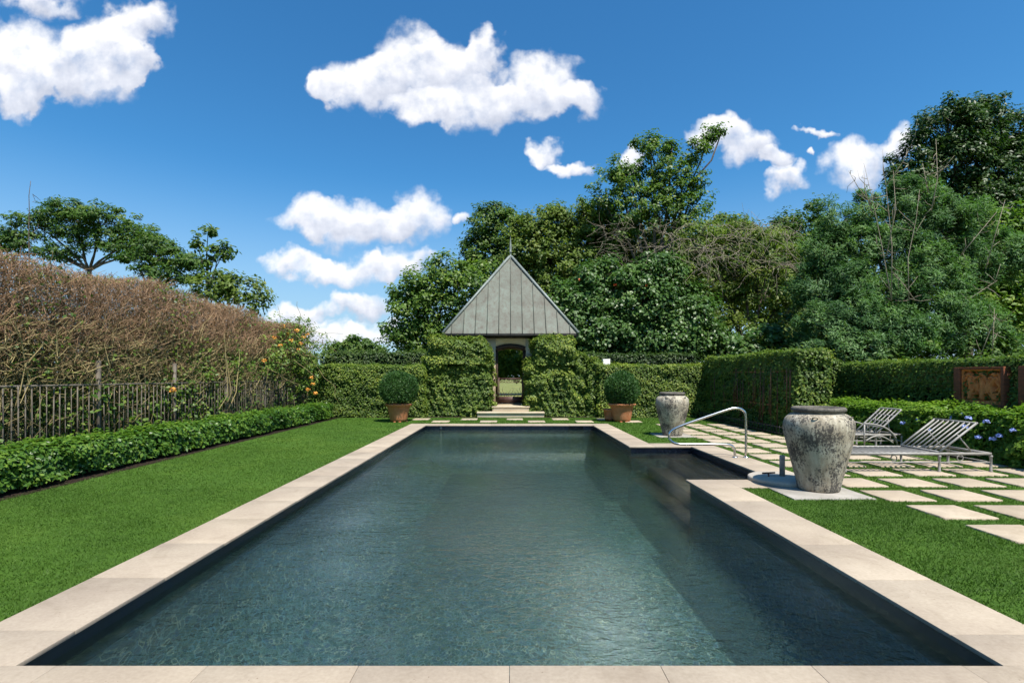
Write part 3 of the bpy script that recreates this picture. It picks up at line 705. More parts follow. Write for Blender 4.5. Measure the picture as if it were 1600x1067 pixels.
# roof: slightly tapered pyramid, standing seams on each face
hr, ez, az = 2.78, 3.37, 7.14; cy = GW + dp / 2
b = MB(); C4 = [(-hr, -hr), (hr, -hr), (hr, hr), (-hr, hr)]
ns = 11; pitch = .49
for q in range(4):
    (x0, y0), (x1, y1) = C4[q], C4[(q + 1) % 4]
    ex, ey = np.array([x1 - x0, y1 - y0]) / (2 * hr); nx, ny = ey, -ex     # outward
    def rp(s, t, o=0.):    # s along the eave from centre, t 0 eave..1 apex
        sl = (az - ez) / hr; L_ = math.hypot(1, sl)
        return (GX + nx * hr * (1 - t) + ex * s + nx * o * sl / L_, cy + ny * hr * (1 - t) + ey * s + ny * o * sl / L_, ez + (az - ez) * t + o / L_)
    edges = [-hr] + [pitch * (i - 5) for i in range(11)] + [hr]
    for a_, c_ in zip(edges[:-1], edges[1:]):
        ta, tcx = 1 - abs(a_) / hr, 1 - abs(c_) / hr
        V = [rp(a_, 0), rp(c_, 0), rp(c_, tcx), rp(a_, ta)]
        f_ = [(0, 1, 2, 3)]
        if ta < 1e-6: V = [rp(a_, 0), rp(c_, 0), rp(c_, tcx)]; f_ = [(0, 1, 2, 2)]
        if tcx < 1e-6: V = [rp(a_, 0), rp(c_, 0), rp(a_, ta)]; f_ = [(0, 1, 2, 2)]
        b.add(V, f_, 0, [rng.random()])
    for e_ in edges[1:-1]:
        t1 = 1 - abs(e_) / hr
        V = [rp(e_ - .012, 0), rp(e_ + .012, 0), rp(e_ + .012, 0, .035), rp(e_ - .012, 0, .035), rp(e_ - .012, t1), rp(e_ + .012, t1), rp(e_ + .012, t1, .035), rp(e_ - .012, t1, .035)]
        b.add(V, [(0, 1, 2, 3), (3, 2, 6, 7), (0, 3, 7, 4), (1, 5, 6, 2)], 0, np.full(4, .12))
roof = b.build('roof', M['copper'], gh)
b = MB()
for sx_, sy_ in ((-1, -1), (1, -1), (1, 1), (-1, 1)):
    b.tube([(GX + sx_ * (hr + .015), cy + sy_ * (hr + .015), ez + .02), (GX + sx_ * .04, cy + sy_ * .04, az + .03)], .06, 6)
b.build('hip_cap', M['copper_trim'], roof)
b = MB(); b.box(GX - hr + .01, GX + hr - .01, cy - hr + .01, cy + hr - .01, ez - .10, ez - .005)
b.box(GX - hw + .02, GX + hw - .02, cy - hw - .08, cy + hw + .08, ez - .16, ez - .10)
b.build('soffit', M['soffit_dark'], roof)
b = MB(); b.lathe([(.09, az - .12), (.08, az + .02), (.04, az + .06), (.036, az + .2), (.065, az + .23), (.065, az + .26), (.036, az + .3), (.058, az + .42), (.045, az + .58), (.02, az + .8), (.003, az + .98)], (GX, cy, 0), 14)
b.build('finial', M['copper_trim'], gh, True)
# iron gate
gt = MB(); y = GW + .16
for x in (-.50, .50): gt.box(GX + x - .025, GX + x + .025, y - .02, y + .02, .46, 1.55)
gt.box(GX - .475, GX + .475, y - .018, y + .018, 1.47, 1.53); gt.box(GX - .475, GX + .475, y - .015, y + .015, 1.33, 1.35)
gate = gt.build('gate', M['gate_iron'], gh)
g2 = MB(); g2.box(GX - .475, GX + .475, y - .012, y + .012, .48, .74); g2.build('kick_panel', M['gate_iron'], gate)
g3 = MB()
for i in range(7):
    x = -.42 + .14 * i; th = np.linspace(0, 2 * math.pi, 9)
    g3.tube(np.stack([GX + x + .05 * np.cos(th), np.full(9, y), 1.41 + .05 * np.sin(th)], 1), .008, 5, cap=False)
for i in range(8):
    x = -.43 + .123 * i; t = np.linspace(0, 1, 7)
    g3.tube(np.stack([GX + x + .05 * np.sin(t * 5 + i), np.full(7, y), .74 + t * (.3 + .12 * math.sin(i * 2.1))], 1), .011 - .005 * t, 5)
g3.build('scrollwork', M['gate_iron'], gate)
st = empty('stone_steps', (GX, 21, 0), 'two pale stone steps leading up to the gatehouse gate', 'steps')
b = MB(); b.box(GX - 1.31, GX + 1.31, 20.44, 21.3, -.05, .14); b.box(GX - 1.33, GX + 1.33, 20.40, 21.3, .14, .2); b.build('step', M['step'], st, bevel=.01)
b = MB(); b.box(GX - .74, GX + .74, 20.86, GW + .02, .2, .345); b.box(GX - .76, GX + .76, 20.83, GW + .02, .345, .405); b.build('step', M['step'], st, bevel=.01)

# ------------------------------------------------------------------ hedges
def hedge(name, boxes, m, label, cat='hedge', **kw):
    root = empty(name, ((boxes[0][0] + boxes[0][1]) / 2, (boxes[0][2] + boxes[0][3]) / 2, 0), label, cat)
    mb = MB()
    for i, bx in enumerate(boxes):
        k = dict(kw); 
        if len(bx) > 6: k.update(bx[6])
        hedge_box(mb, *bx[:6], seed=len(name) + i * 3, **k)
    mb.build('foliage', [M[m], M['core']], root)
    return root
HL = dict(dens=1050, L=.08, W=.05)
hedge('ivy_hedge', [(-9.0, -3.35, 20.45, 21.35, 0, 2.02), (-9.6, -7.9, 20.7, 21.6, 0, 2.5)], 'ivy', 'clipped low hedge wall left of the gatehouse behind the potted shrub', **HL)
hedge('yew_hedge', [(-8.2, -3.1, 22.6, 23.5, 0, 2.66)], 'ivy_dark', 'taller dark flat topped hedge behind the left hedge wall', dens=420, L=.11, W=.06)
hedge('yew_hedge', [(2.9, 8.3, 23.0, 23.8, 0, 2.6)], 'ivy_dark', 'dark shaded hedge behind the right hedge wall and the white post', dens=380, L=.11, W=.06, tshift=-.2)  # leaf tint lowered: this hedge's shade is put into its colour
G = dict(dens=1100, L=.09, W=.06, lump=.16, depth=.18, rnd=.38)
hedge('gate_hedge', [(-3.25, -.85, 20.75, 21.95, 2.1, 3.2, dict(tshift=.12)), (-3.0, -.95, 20.96, 21.98, 1.3, 2.3), (-3.65, -.72, 20.8, 21.9, 0, 1.72), (-1.2, -.6, 20.9, 21.98, 1.2, 2.3, dict(tshift=.12)), (-3.5, -2.7, 20.8, 21.9, 1.4, 2.4)],
      'ivy', 'bulging tiered ivy mass covering the wall left of the gateway', 'ivy hedge', **G)
hedge('gate_hedge', [(.95, 2.62, 20.75, 21.95, 2.05, 3.2, dict(tshift=.1)), (1.05, 2.6, 20.96, 21.98, 1.3, 2.3), (.75, 3.0, 20.8, 21.9, 0, 1.75), (.6, 1.35, 20.95, 21.98, 0, 2.4, dict(tshift=.15)), (2.45, 3.2, 20.8, 21.9, 0, 2.55), (3.0, 3.7, 20.6, 21.9, 0, 2.2)],
      'ivy', 'bulging tiered ivy mass covering the wall right of the gateway', 'ivy hedge', **G)
hedge('ivy_hedge', [(3.5, 7.9, 20.45, 21.35, 0, 2.03)], 'ivy', 'yellow green clipped hedge wall behind the smaller urn', tshift=.1, **HL)
hedge('ivy_hedge', [(7.7, 8.65, 14.0, 20.6, 0, 2.32)], 'ivy', 'tall clipped hedge block with trellis stakes on its face', dens=900, L=.085, W=.055, faces='flrt', lump=.04)
hedge('ivy_hedge', [(10.15, 11.0, 6.5, 16.8, 0, 1.99), (8.7, 10.3, 16.0, 16.8, 0, 2.1)], 'ivy', 'long dark clipped hedge carrying the terracotta reliefs behind the loungers', dens=1000, L=.075, W=.05, faces='flt', lump=.04, tshift=-.1)

# low hedge on the left
hedge('low_hedge', [(-7.5, -6.8, 2, 9.5, .06, .54, dict(dens=2600, L=.075, W=.045)), (-7.5, -6.8, 9.5, 20.2, .06, .54, dict(dens=1400, L=.09, W=.055))], 'low',
      'knee high glossy green hedge bordering the left lawn below the fence', faces='flrt', lump=.07, depth=.14, rnd=.16, dens=1, L=1, W=1, up=.7)
# leadwort bush
pl = hedge('leadwort_bush', [(8.95, 10.1, 6.5, 11, 0, .93, dict(dens=2000, L=.085, W=.04)), (8.95, 10.1, 11, 15.2, 0, .9, dict(dens=1500, L=.09, W=.045))], 'plum',
           'bright green leadwort bush with blue flowers behind the sun loungers', 'bush', faces='flrt', lump=.12, depth=.16, rnd=.25, dens=1, L=1, W=1, up=.8)
for (px, py, yy_) in [(1429, 643, 11.9), (1416, 653, 11.9), (1434, 658, 11.3), (1411, 662, 11.6), (1505, 649, 10.3), (1489, 654, 10.6), (1513, 654, 10.1), (1541, 660, 9.8), (1562, 648, 9.9), (1529, 684, 9.9), (1561, 682, 9.45), (1551, 687, 9.55), (1583, 674, 9.2), (1452, 673, 11.0), (1388, 640, 12.9), (1507, 668, 10.0)]:
    c = at(px, py, yy_); b = MB(); n = 34; q = rsph(n); q[:, 2] = np.abs(q[:, 2])
    leaves(b, c + q * .05, q + rng.normal(0, .3, (n, 3)), .042, .04, np.full(n, .5)); b.build('flower_head', M['blue_petal'], pl)

# ------------------------------------------------------------------ left: picket fence and bare hedge
FX = -7.8
fe = empty('picket_fence', (FX, 13, 0), 'weathered grey picket fence below the bare brown hedge on the left', 'fence')
b = MB(); b.box(FX - .018, FX + .018, 2.5, 20.3, 1.425, 1.46); b.box(FX - .018, FX + .018, 2.5, 20.3, .28, .315); b.build('rail', M['fence'], fe)
for y in np.arange(5.4, 20.5, 2.25):
    b = MB(); b.box(FX - .03, FX + .03, y - .03, y + .03, 0, 1.9 if y < 13 else 1.6); b.build('post', M['fence'], fe)
y0 = 3.15
for y0 in np.arange(3.15, 20, 2.25):
    b = MB()
    for y in np.arange(y0 + .11, y0 + 2.2, .125):
        if y > 20.2: break
        h = 1.42 + rng.normal(0, .015); r_ = rng.uniform(.005, .009); dx = rng.normal(0, .012)
        b.box(FX + .019, FX + .019 + 2*r_*.8, y - r_, y + r_, .05, h); b.v[-1][[1, 3, 5, 7], 1] += dx
    b.build('picket_panel', M['fence'], fe)

bh = empty('bare_hedge', (-8.7, 13, 0), 'tall brown leafless hedge of tangled twigs along the left fence', 'hedge')
b = MB()
Y0, Y1 = 3.0, 20.6
def topz(y): return 3.56 + .12 * np.sin(y * .55 + 1) + .08 * np.sin(y * 1.7)
n = 320                                      # stems
ys_ = rng.uniform(Y0, Y1, n); P0 = np.stack([rng.uniform(-9.5, -8.0, n), ys_, np.zeros(n)], 1)
P1 = P0 + np.stack([rng.normal(0, .25, n), rng.normal(0, .35, n), rng.uniform(1.3, 2.6, n)], 1)
twigs(b, P0, P1, rng.uniform(.012, .034, n), .012, rng.uniform(.3, 1, n), .06)
P2 = P1 + np.stack([rng.normal(0, .35, n), rng.normal(0, .4, n), rng.uniform(.6, 1.2, n)], 1); P2[:, 2] = np.minimum(P2[:, 2], topz(P2[:, 1]))
twigs(b, P1, P2, .01, .006, rng.random(n), .1)
stems = b.build('stems', M['olive_twig'], bh)
b = MB()
def twigmass(n, zlo, zhi, xlo, xhi, ln, r_, upb, tl, th):
    y = rng.uniform(Y0, Y1, n); x = xlo + (xhi - xlo) * rng.random(n) ** .7
    fr_ = rng.random(n); z = zlo + (topz(y) - zlo + zhi) * fr_
    p = np.stack([x, y, z], 1); p[:, 0] += .10 * lf(p, 1.6, 3) 
    d = rng.normal(size=(n, 3)); d[:, 2] = np.abs(d[:, 2]) * .7 + upb; d = unit(d)
    l_ = ln * rng.uniform(.5, 1.6, n)[:, None]; e = p + d * l_
    e[:, 2] = np.minimum(e[:, 2], topz(e[:, 1]) + .07 * rng.exponential(1, n)); e[:, 0] = np.minimum(e[:, 0], -7.72)
    twigs(b, p, e, r_, r_ * .55, tl + (th - tl) * rng.random(n) + .25 * lf(p, 1.1, 4), .16)
twigmass(24000, 1.55, -.02, -9.3, -7.95, .26, .0062, .35, .2, .85)      # outer face and body
twigmass(22000, 2.2, -.02, -8.5, -7.85, .2, .005, .5, .35, 1)           # fine dense top growth
b.build('twigs', M['twig'], bh)
b = MB()
twigmass(9500, 1.1, -1.0, -9.3, -7.8, .4, .0075, .15, .2, 1)
twigmass(4500, .2, -1.8, -9.3, -7.75, .45, .007, .3, .1, .8)
b.build('lower_branches', M['olive_twig'], bh)
b = MB()
n = 16000; y = Y0 + (Y1 - Y0) * rng.random(n) ** .8; p = np.stack([rng.uniform(-9.4, -7.8, n), y, 1.0 + (topz(y) - 1.0) * rng.random(n)], 1)
ok = lf(p, 1.3, 21) > .26 - .85 * (p[:, 2] < 2.2) - .045 * (p[:, 1] - 8); p = p[ok]; n = len(p)
leaves(b, p, np.array([.5, -.3, .7]) + rng.normal(0, .5, (n, 3)), .085, .055, .5 + rng.normal(0, .25, n))
n = 3600; y = rng.uniform(Y0, Y1, n); p = np.stack([rng.uniform(-9.4, -8.0, n), y, topz(y) + rng.normal(-.02, .05, n)], 1)
leaves(b, p, np.array([.2, -.2, .9]) + rng.normal(0, .5, (n, 3)), .07, .045, .7 + rng.normal(0, .25, n))
n = 15000; y = rng.uniform(Y0, Y1, n); p = np.stack([rng.uniform(-9.6, -7.68, n), y, rng.uniform(.2, 1.5, n)], 1)
ok = lf(p, 1.5, 31) > -.05 + .4 * (p[:, 0] > -7.85); p = p[ok]; n = len(p)
leaves(b, p, np.array([.5, -.3, .7]) + rng.normal(0, .5, (n, 3)), .11, .08, .35 + rng.normal(0, .25, n))
n = 9000; y = Y0 + (Y1 - Y0) * rng.random(n) ** .8; p = np.stack([rng.uniform(-8.3, -7.7, n), y, rng.uniform(.5, 2.7, n)], 1)
ok = lf(p, 1.7, 51) + .05 * (p[:, 1] - 12) - .35 * (p[:, 2] - 1.6) > .25; p = p[ok]; n = len(p)
leaves(b, p, np.array([.5, -.4, .7]) + rng.normal(0, .5, (n, 3)), .085, .06, .55 + rng.normal(0, .25, n))
b.build('foliage', M['tree_a'], bh)
# flowering vine at the far end
vn = empty('flowering_vine', (-7.9, 18.5, 0), 'green vine with orange blossoms climbing the far end of the bare hedge', 'vine')
b = MB(); tw = MB(); bl = []
for (px, py, rx, ry, yv) in [(470, 520, 28, 25, 19), (440, 545, 40, 35, 18), (400, 565, 45, 35, 17), (340, 575, 50, 30, 15), (480, 565, 22, 45, 19.3), (455, 600, 28, 28, 18.8), (420, 520, 30, 22, 18.2), (300, 590, 40, 25, 13.5), (496, 545, 18, 25, 19.8)]:
    c = at(px, py, yv); r_ = np.array([rx, (rx + ry) / 2, ry]) * yv / F
    blob_leaves(b, c, r_, .3, 12, .095, .06, .2, .15, .8, .5, False, .3, .2)
    bl.append((c, r_))
    for k in range(8): limb(tw, c + rng.normal(0, .3, 3) * r_, c + rng.normal(0, .9, 3) * r_, .012, .005, 4)
b.build('foliage', M['tree_a'], vn); tw.build('stem', M['olive_twig'], vn)
for (px, py, yv) in [(449, 522, 18.2), (464, 516, 18.3), (470, 537, 18.4), (455, 532, 18), (466, 546, 18.6), (438, 540, 17.3), (481, 608, 18.6), (489, 600, 18.8), (493, 614, 18.9), (487, 590, 18.8), (413, 563, 16.2), (480, 522, 18.8), (474, 527, 18.5), (269, 609, 11.6), (428, 528, 17.2), (384, 506, 16.4), (443, 510, 18)]:
    c = at(px, py, yv); b = MB(); n = 26; q = rsph(n)
    leaves(b, c + q * np.array([.07, .06, .05]), q + rng.normal(0, .3, (n, 3)), .065, .045, np.full(n, .5)); b.build('blossom', M['orange_petal'], vn)
# tall single shoot rising from the hedge
b = MB(); limb(b, (-8.5, 9.2, 2.5), at(48, 283, 9.25), .014, .004, 5, .03, 9)
P0 = np.array([at(51, 400 - 12 * i, 9.22) for i in range(9)]); P1 = P0 + rng.normal(0, .07, (9, 3)) + np.array([0, 0, .12]); twigs(b, P0, P1, .006, .003, rng.random(9))
tag(b.build('bare_shoot', M['bark']), 'single thin bare shoot sticking up from the hedge at left', 'branch')

# ------------------------------------------------------------------ trees on the left
def umbrella(name, base, blobs, label, **kw): return tree(name, base, blobs, M['acacia'], label, **kw)
U = dict(spacing=.5, nl=34, L=.17, W=.06, cR=.42, flat=.45, hollow=.25, trunk_r=.13, fork=.8, group=None, depth=1.0, twig_every=2)
X1 = at(150, 588, 25)[0]
umbrella('acacia_tree', (X1, 25), [(60, 350, 48, 20), (110, 330, 55, 16), (160, 345, 60, 22), (215, 365, 45, 22), (30, 378, 45, 18), (5, 372, 40, 16), (120, 362, 40, 12), (90, 395, 45, 12), (190, 392, 46, 16), (150, 378, 40, 14), (235, 388, 36, 16)],
         'dark flat topped acacia tree behind the bare hedge at left', **U)
X2 = at(212, 588, 23)[0]
umbrella('acacia_tree', (X2, 23), [(250, 395, 40, 22), (235, 372, 30, 12), (285, 408, 42, 20), (240, 425, 35, 12), (300, 425, 25, 14), (275, 432, 40, 14), (215, 410, 30, 12)],
         'smaller spreading acacia tree with forked trunk right of the flat topped one', **U)
tree('sparse_tree', (at(318, 588, 21)[0], 21), [(310, 375, 14, 14), (335, 392, 16, 12), (355, 388, 16, 8), (325, 362, 16, 5), (322, 410, 16, 14), (345, 400, 20, 6)], M['tree_b'],
     'thin sparse tree with open upright twigs behind the bare hedge', spacing=.6, nl=14, L=.18, W=.09, cR=.3, trunk_r=.07, fork=.75, hollow=.2)
tree('broadleaf_tree', (at(365, 588, 20)[0], 20), [(340, 445, 35, 18), (375, 455, 38, 22), (395, 472, 22, 18), (330, 465, 25, 18)], M['tree_c'],
     'low yellow green tree peeping over the middle of the bare hedge', spacing=.5, nl=30, L=.16, W=.08, cR=.4, trunk_r=.1)
tree('round_tree', (at(558, 588, 75)[0], 75), [(558, 546, 36, 17), (535, 550, 22, 12), (580, 550, 22, 12)], M['tree_b'], 'small distant rounded tree above the far left hedge', spacing=1.0, nl=45, L=.5, W=.22, cR=1.0, trunk_r=.3)

# ------------------------------------------------------------------ trees on the right and behind
tree('broadleaf_tree', (at(668, 588, 27)[0], 27), [(632, 500, 30, 38), (665, 455, 38, 34), (700, 430, 36, 28), (690, 490, 45, 40), (640, 455, 26, 24), (655, 530, 45, 24), (735, 470, 45, 48), (720, 530, 45, 30)], M['tree_a'],
     'bright green broadleaf tree left of the gatehouse roof', spacing=.6, nl=42, L=.18, W=.11, cR=.5, trunk_r=.16, ragged=.22)
tree('broadleaf_tree', (at(765, 588, 33)[0], 33), [(762, 348, 34, 24), (748, 392, 28, 34), (790, 362, 36, 30), (800, 410, 60, 50), (750, 430, 35, 30), (775, 335, 30, 14), (820, 460, 60, 60)], M['tree_b'],
     'dark tree rising behind the left slope of the gatehouse roof', spacing=.66, nl=44, L=.2, W=.11, cR=.55, trunk_r=.22, ragged=.2)
tree('olive_tree', (at(890, 588, 31)[0], 31), [(860, 352, 50, 30), (905, 345, 60, 28), (950, 360, 55, 40), (850, 400, 60, 45), (910, 410, 70, 55), (980, 410, 65, 55), (830, 380, 40, 45), (860, 465, 70, 50)], M['tree_c'],
     'broad olive green tree behind the right slope of the gatehouse roof', spacing=.62, nl=40, L=.19, W=.1, cR=.5, trunk_r=.25, ragged=.13)
tree('tall_tree', (at(1015, 588, 29)[0], 29), [(985, 280, 38, 34), (1025, 255, 36, 32), (1015, 225, 24, 18), (1050, 228, 22, 12), (1082, 240, 28, 18), (1106, 214, 26, 11), (1128, 203, 14, 8), (960, 272, 28, 12), (1050, 290, 40, 34), (1000, 330, 60, 42), (1065, 335, 45, 40), (945, 310, 35, 18), (1085, 285, 26, 14)], M['tree_a'],
     'tallest middle tree with one arm reaching up to the right', spacing=.56, nl=28, L=.17, W=.1, cR=.4, trunk_r=.22, hollow=.3, ragged=.28, tshift=-.05)
tree('olive_tree', (at(1060, 588, 34)[0], 34), [(935, 385, 62, 40), (1005, 385, 62, 42), (1075, 380, 56, 40), (1140, 378, 50, 34), (1200, 392, 45, 34), (1040, 440, 80, 60), (1150, 440, 70, 60)], M['tree_c'],
     'wide yellow green tree filling in behind the tangled bare branches', spacing=.62, nl=40, L=.19, W=.1, cR=.52, trunk_r=.25, ragged=.15, tshift=.08)
lush = tree('lush_tree', (at(985, 588, 25.5)[0], 25.5), [(945, 450, 48, 45), (1000, 470, 62, 52), (905, 495, 48, 52), (1065, 500, 55, 55), (1020, 430, 45, 30), (950, 525, 70, 40), (1030, 535, 80, 34), (890, 540, 40, 34), (1105, 540, 35, 30)], M['tree_d'],
     'glossy large leaved tree with few orange blooms right of the gatehouse', spacing=.52, nl=50, L=.17, W=.105, cR=.5, trunk_r=.18, hollow=.6)
for (px, py) in [(961, 445), (1010, 446), (1012, 490), (983, 518), (905, 437)]:
    c = at(px, py, 24.2); b = MB(); n = 9; q = rsph(n); leaves(b, c + q * .05, q, .09, .05, np.full(n, .5)); b.build('blossom', M['red_petal'], lush)
tg = tree('tangled_tree', (at(1165, 588, 27)[0], 27), [(1095, 385, 55, 32), (1160, 375, 50, 34), (1205, 400, 45, 36), (1120, 430, 60, 42), (1190, 450, 55, 45), (1240, 430, 30, 45), (1210, 520, 50, 45), (1120, 490, 40, 40), (1250, 510, 30, 50)], M['tree_c'],
     'tangled green tree draped with bare arching pale branches', spacing=.66, nl=30, L=.17, W=.09, cR=.45, trunk_r=.18, ragged=.2)
b = MB()
for i in range(80):
    px, py = rng.uniform(1030, 1230), rng.uniform(350, 420); yv = rng.uniform(24.9, 26.6)
    p0 = at(px, py, yv); dx = rng.normal(.3, 1.1); t = np.linspace(0, 1, 9)[:, None]
    l_ = rng.uniform(1, 3); p = p0 + t * np.array([dx, -.6, .25 * l_]) * 1.0 + t ** 2 * np.array([dx * .4, 0, -l_ * .9]) + rng.normal(0, .05, (9, 3))
    b.tube(p, .016 * (1 - t[:, 0] * .7), 4)
n = 420; P0 = np.stack([at(1, 1, 1) * 0] * n) + np.array([at(rng.uniform(940, 1250), rng.uniform(345, 440), rng.uniform(25, 27.5)) for _ in range(n)]); d = rng.normal(size=(n, 3)); d[:, 2] *= .7
twigs(b, P0, P0 + unit(d) * rng.uniform(.4, 1.3, n)[:, None], .009, .005, rng.random(n), .18)
b.build('bare_branches', M['pale_bark'], tg)
tree('backdrop_tree', (at(1240, 588, 36)[0], 36), [(1235, 375, 40, 30), (1260, 345, 30, 25), (1215, 385, 40, 25), (1150, 365, 40, 22), (1265, 420, 50, 60), (1180, 430, 80, 60), (1130, 352, 25, 14), (1225, 350, 14, 12)], M['tree_b'],
     'deep green tree filling the gap between the tangled tree and the cedar', spacing=.8, nl=36, L=.25, W=.12, cR=.6, trunk_r=.25, ragged=.18)
tree('dark_tree', (at(1510, 588, 30)[0], 30), [(1440, 250, 42, 40), (1480, 205, 55, 38), (1540, 200, 50, 40), (1590, 215, 45, 40), (1500, 250, 60, 45), (1570, 270, 60, 50), (1430, 290, 45, 40), (1620, 270, 50, 60), (1530, 320, 80, 45), (1500, 175, 28, 16), (1545, 172, 22, 14)], M['dark_tree'],
     'large dark green tree crowning the upper right corner', spacing=.66, nl=60, L=.21, W=.09, cR=.55, trunk_r=.35, ragged=.15)
cedar_blobs = [(1300, 345, 28, 32), (1290, 395, 38, 35), (1275, 450, 42, 40), (1330, 440, 42, 40, -.6), (1340, 500, 55, 42, -1.2), (1290, 520, 48, 36, -1), (1400, 520, 58, 38, -1.4), (1395, 460, 50, 42, -.8), (1400, 390, 42, 40), (1420, 310, 42, 30), (1455, 355, 55, 40), (1450, 430, 55, 45, -.6), (1470, 505, 60, 45, -1.2), (1530, 520, 45, 38, -.8), (1510, 420, 45, 45), (1500, 340, 45, 32), (1560, 400, 40, 45), (1350, 330, 22, 30), (1350, 545, 90, 20, -1.4), (1345, 390, 35, 40)]
ce = tree('cedar_tree', (at(1410, 588, 20.5)[0], 20.5), cedar_blobs, M['cedar'], 'feathery blue green cedar above the right hedge', spacing=.43, nl=120, L=.19, W=.036, cR=.33, trunk_r=.2, fork=.35, needle=True, flat=1.0, hollow=.55, ragged=.12)
b = MB()
for pts in ([(1393, 470), (1385, 400), (1362, 320), (1350, 255)], [(1393, 470), (1395, 380), (1383, 290), (1380, 262)], [(1385, 400), (1400, 330), (1395, 270)], [(1362, 320), (1340, 290), (1328, 270)], [(1420, 470), (1425, 400), (1432, 340), (1440, 300)], [(1385, 290), (1405, 255), (1420, 230)], [(1540, 420), (1560, 350), (1575, 310)], [(1455, 330), (1465, 280), (1460, 215)], [(1450, 300), (1442, 260)], [(1465, 270), (1480, 255)], [(1500, 400), (1560, 330)], [(1510, 470), (1560, 440)], [(1530, 560), (1555, 490)], [(1550, 560), (1552, 480)], [(1362, 330), (1352, 300), (1352, 270)], [(1430, 470), (1410, 440), (1395, 425)]):
    p = np.array([at(x, y, 18.6) for x, y in pts]); p[1:] += rng.normal(0, .05, (len(p) - 1, 3)); b.tube(p, np.linspace(.02, .005, len(p)), 5)
    for _ in range(7):
        k_ = rng.integers(1, len(p)); q_ = p[k_ - 1] + (p[k_] - p[k_ - 1]) * rng.random(); e_ = q_ + rng.normal(0, .28, 3) + np.array([0, 0, .22]); b.tube([q_, (q_ + e_) / 2 + rng.normal(0, .04, 3), e_], [.011, .008, .004], 4)
b.build('dead_branches', M['pale_bark'], ce)
tree('lime_tree', (at(1590, 588, 23)[0], 23), [(1565, 370, 36, 40), (1600, 390, 45, 60), (1575, 440, 40, 45), (1610, 480, 45, 60), (1560, 495, 40, 50), (1590, 540, 50, 35), (1540, 470, 30, 35)], M['lime'],
     'yellow green tree at the right edge beside the cedar', spacing=.6, nl=36, L=.2, W=.1, cR=.45, trunk_r=.16)
tree('broadleaf_tree', (at(1215, 588, 21.8)[0], 21.8), [(1190, 540, 34, 28), (1225, 530, 36, 36), (1250, 548, 30, 26), (1160, 552, 30, 18)], M['tree_d'], 'low glossy shrub tree between the tangled tree and the cedar', spacing=.5, nl=30, L=.18, W=.11, cR=.4, trunk_r=.08)
# seen through the gateway
tree('broadleaf_tree', (at(740, 588, 38)[0], 38), [(780, 560, 30, 26), (812, 556, 34, 30), (800, 575, 40, 18), (765, 575, 30, 16), (830, 575, 30, 18)], M['lime'], 'leafy tree framed by the gateway arch', spacing=.6, nl=40, L=.2, W=.11, cR=.5, trunk_r=.14)
def shrubs(name, label, m, rows, **kw):
    root = empty(name, (rows[0][0], rows[0][1], 0), label, 'shrubbery'); root['kind'] = 'stuff'; b = MB()
    for (x, y, z, rx, ry, rz) in rows: blob_leaves(b, (x, y, z), (rx, ry, rz), .6, 36, .2, .1, .45, -.1, .8, .4)
    b.build('foliage', m, root)
def woods():
    b = MB()
    for px, py, rx, ry in [(860, 500, 110, 80), (960, 470, 110, 80), (1060, 470, 110, 90), (1160, 460, 110, 95), (1250, 450, 90, 100), (1340, 440, 110, 100), (1440, 420, 110, 120), (1550, 410, 110, 130), (1660, 430, 110, 120), (780, 530, 70, 40), (700, 535, 70, 40)]:
        Yw = 46; c = at(px, py, Yw); r_ = np.array([rx * Yw / F, 3, ry * Yw / F]); blob_leaves(b, c, r_, 1.05, 42, .42, .22, .85, -.12, .7, .15, False, .75, .08)
    o = b.build('far_woods', M['tree_b']); tag(o, 'deep green far wood closing the view behind the garden trees', 'woods', kind='stuff')
woods()
shrubs('undergrowth', 'dim mixed shrubs glimpsed through the gaps of the bare hedge', M['tree_b'],
       [(-12.5 - rng.uniform(0, 1.5), y, 1.2, 1.0, 1.3, 1.7 + rng.uniform(-.4, .5)) for y in np.arange(3, 24, 1.7)])
shrubs('undergrowth', 'shaded undergrowth of mixed shrubs beneath the trees behind the right hedges', M['tree_b'],
       [(x, 24.8 + rng.uniform(0, 1.5), 1.6 + rng.uniform(-.2, .3), 1.3, 1, 1.7) for x in np.arange(3.8, 13.5, 1.5)] + [(x, 18.8 + rng.uniform(0, .8), 1.3, 1.3, .8, 1.9) for x in np.arange(11.8, 19.8, 1.3)] + [(x, 29, 1.8, 1.5, 1, 2.2) for x in np.arange(5, 20, 2)])
# tree out of frame on the right whose crown shades the near corner of the pool
def shade():
    root = empty('shade_tree', (6.4, .2, 0), 'broad leafy tree beside the near right corner, shading the coping there', 'tree')
    cr, tk = MB(), MB(); cl = []
    for c, r_ in (((5.75, .7, 4.2), (.62, .6, .5)), ((6.5, .3, 4.3), (.9, .8, .7)), ((6.9, 1.1, 4.5), (.9, .9, .7)), ((6.1, -.3, 4.0), (.7, .7, .5))):
        blob_leaves(cr, c, r_, .32, 24, .16, .09, .26, 0, .7, 1, False, .2, .15, cl)
    limb(tk, (6.6, .2, -.1), (6.3, .5, 3.2), .14, .1)
    for c in ((5.75, .7, 4.2), (6.5, .3, 4.2), (6.9, 1.1, 4.4), (6.1, -.3, 3.9)): limb(tk, (6.3, .5, 3.1), c, .06, .02)
    cr.build('crown', M['tree_a'], root); tk.build('trunk', M['bark'], root)
shade()

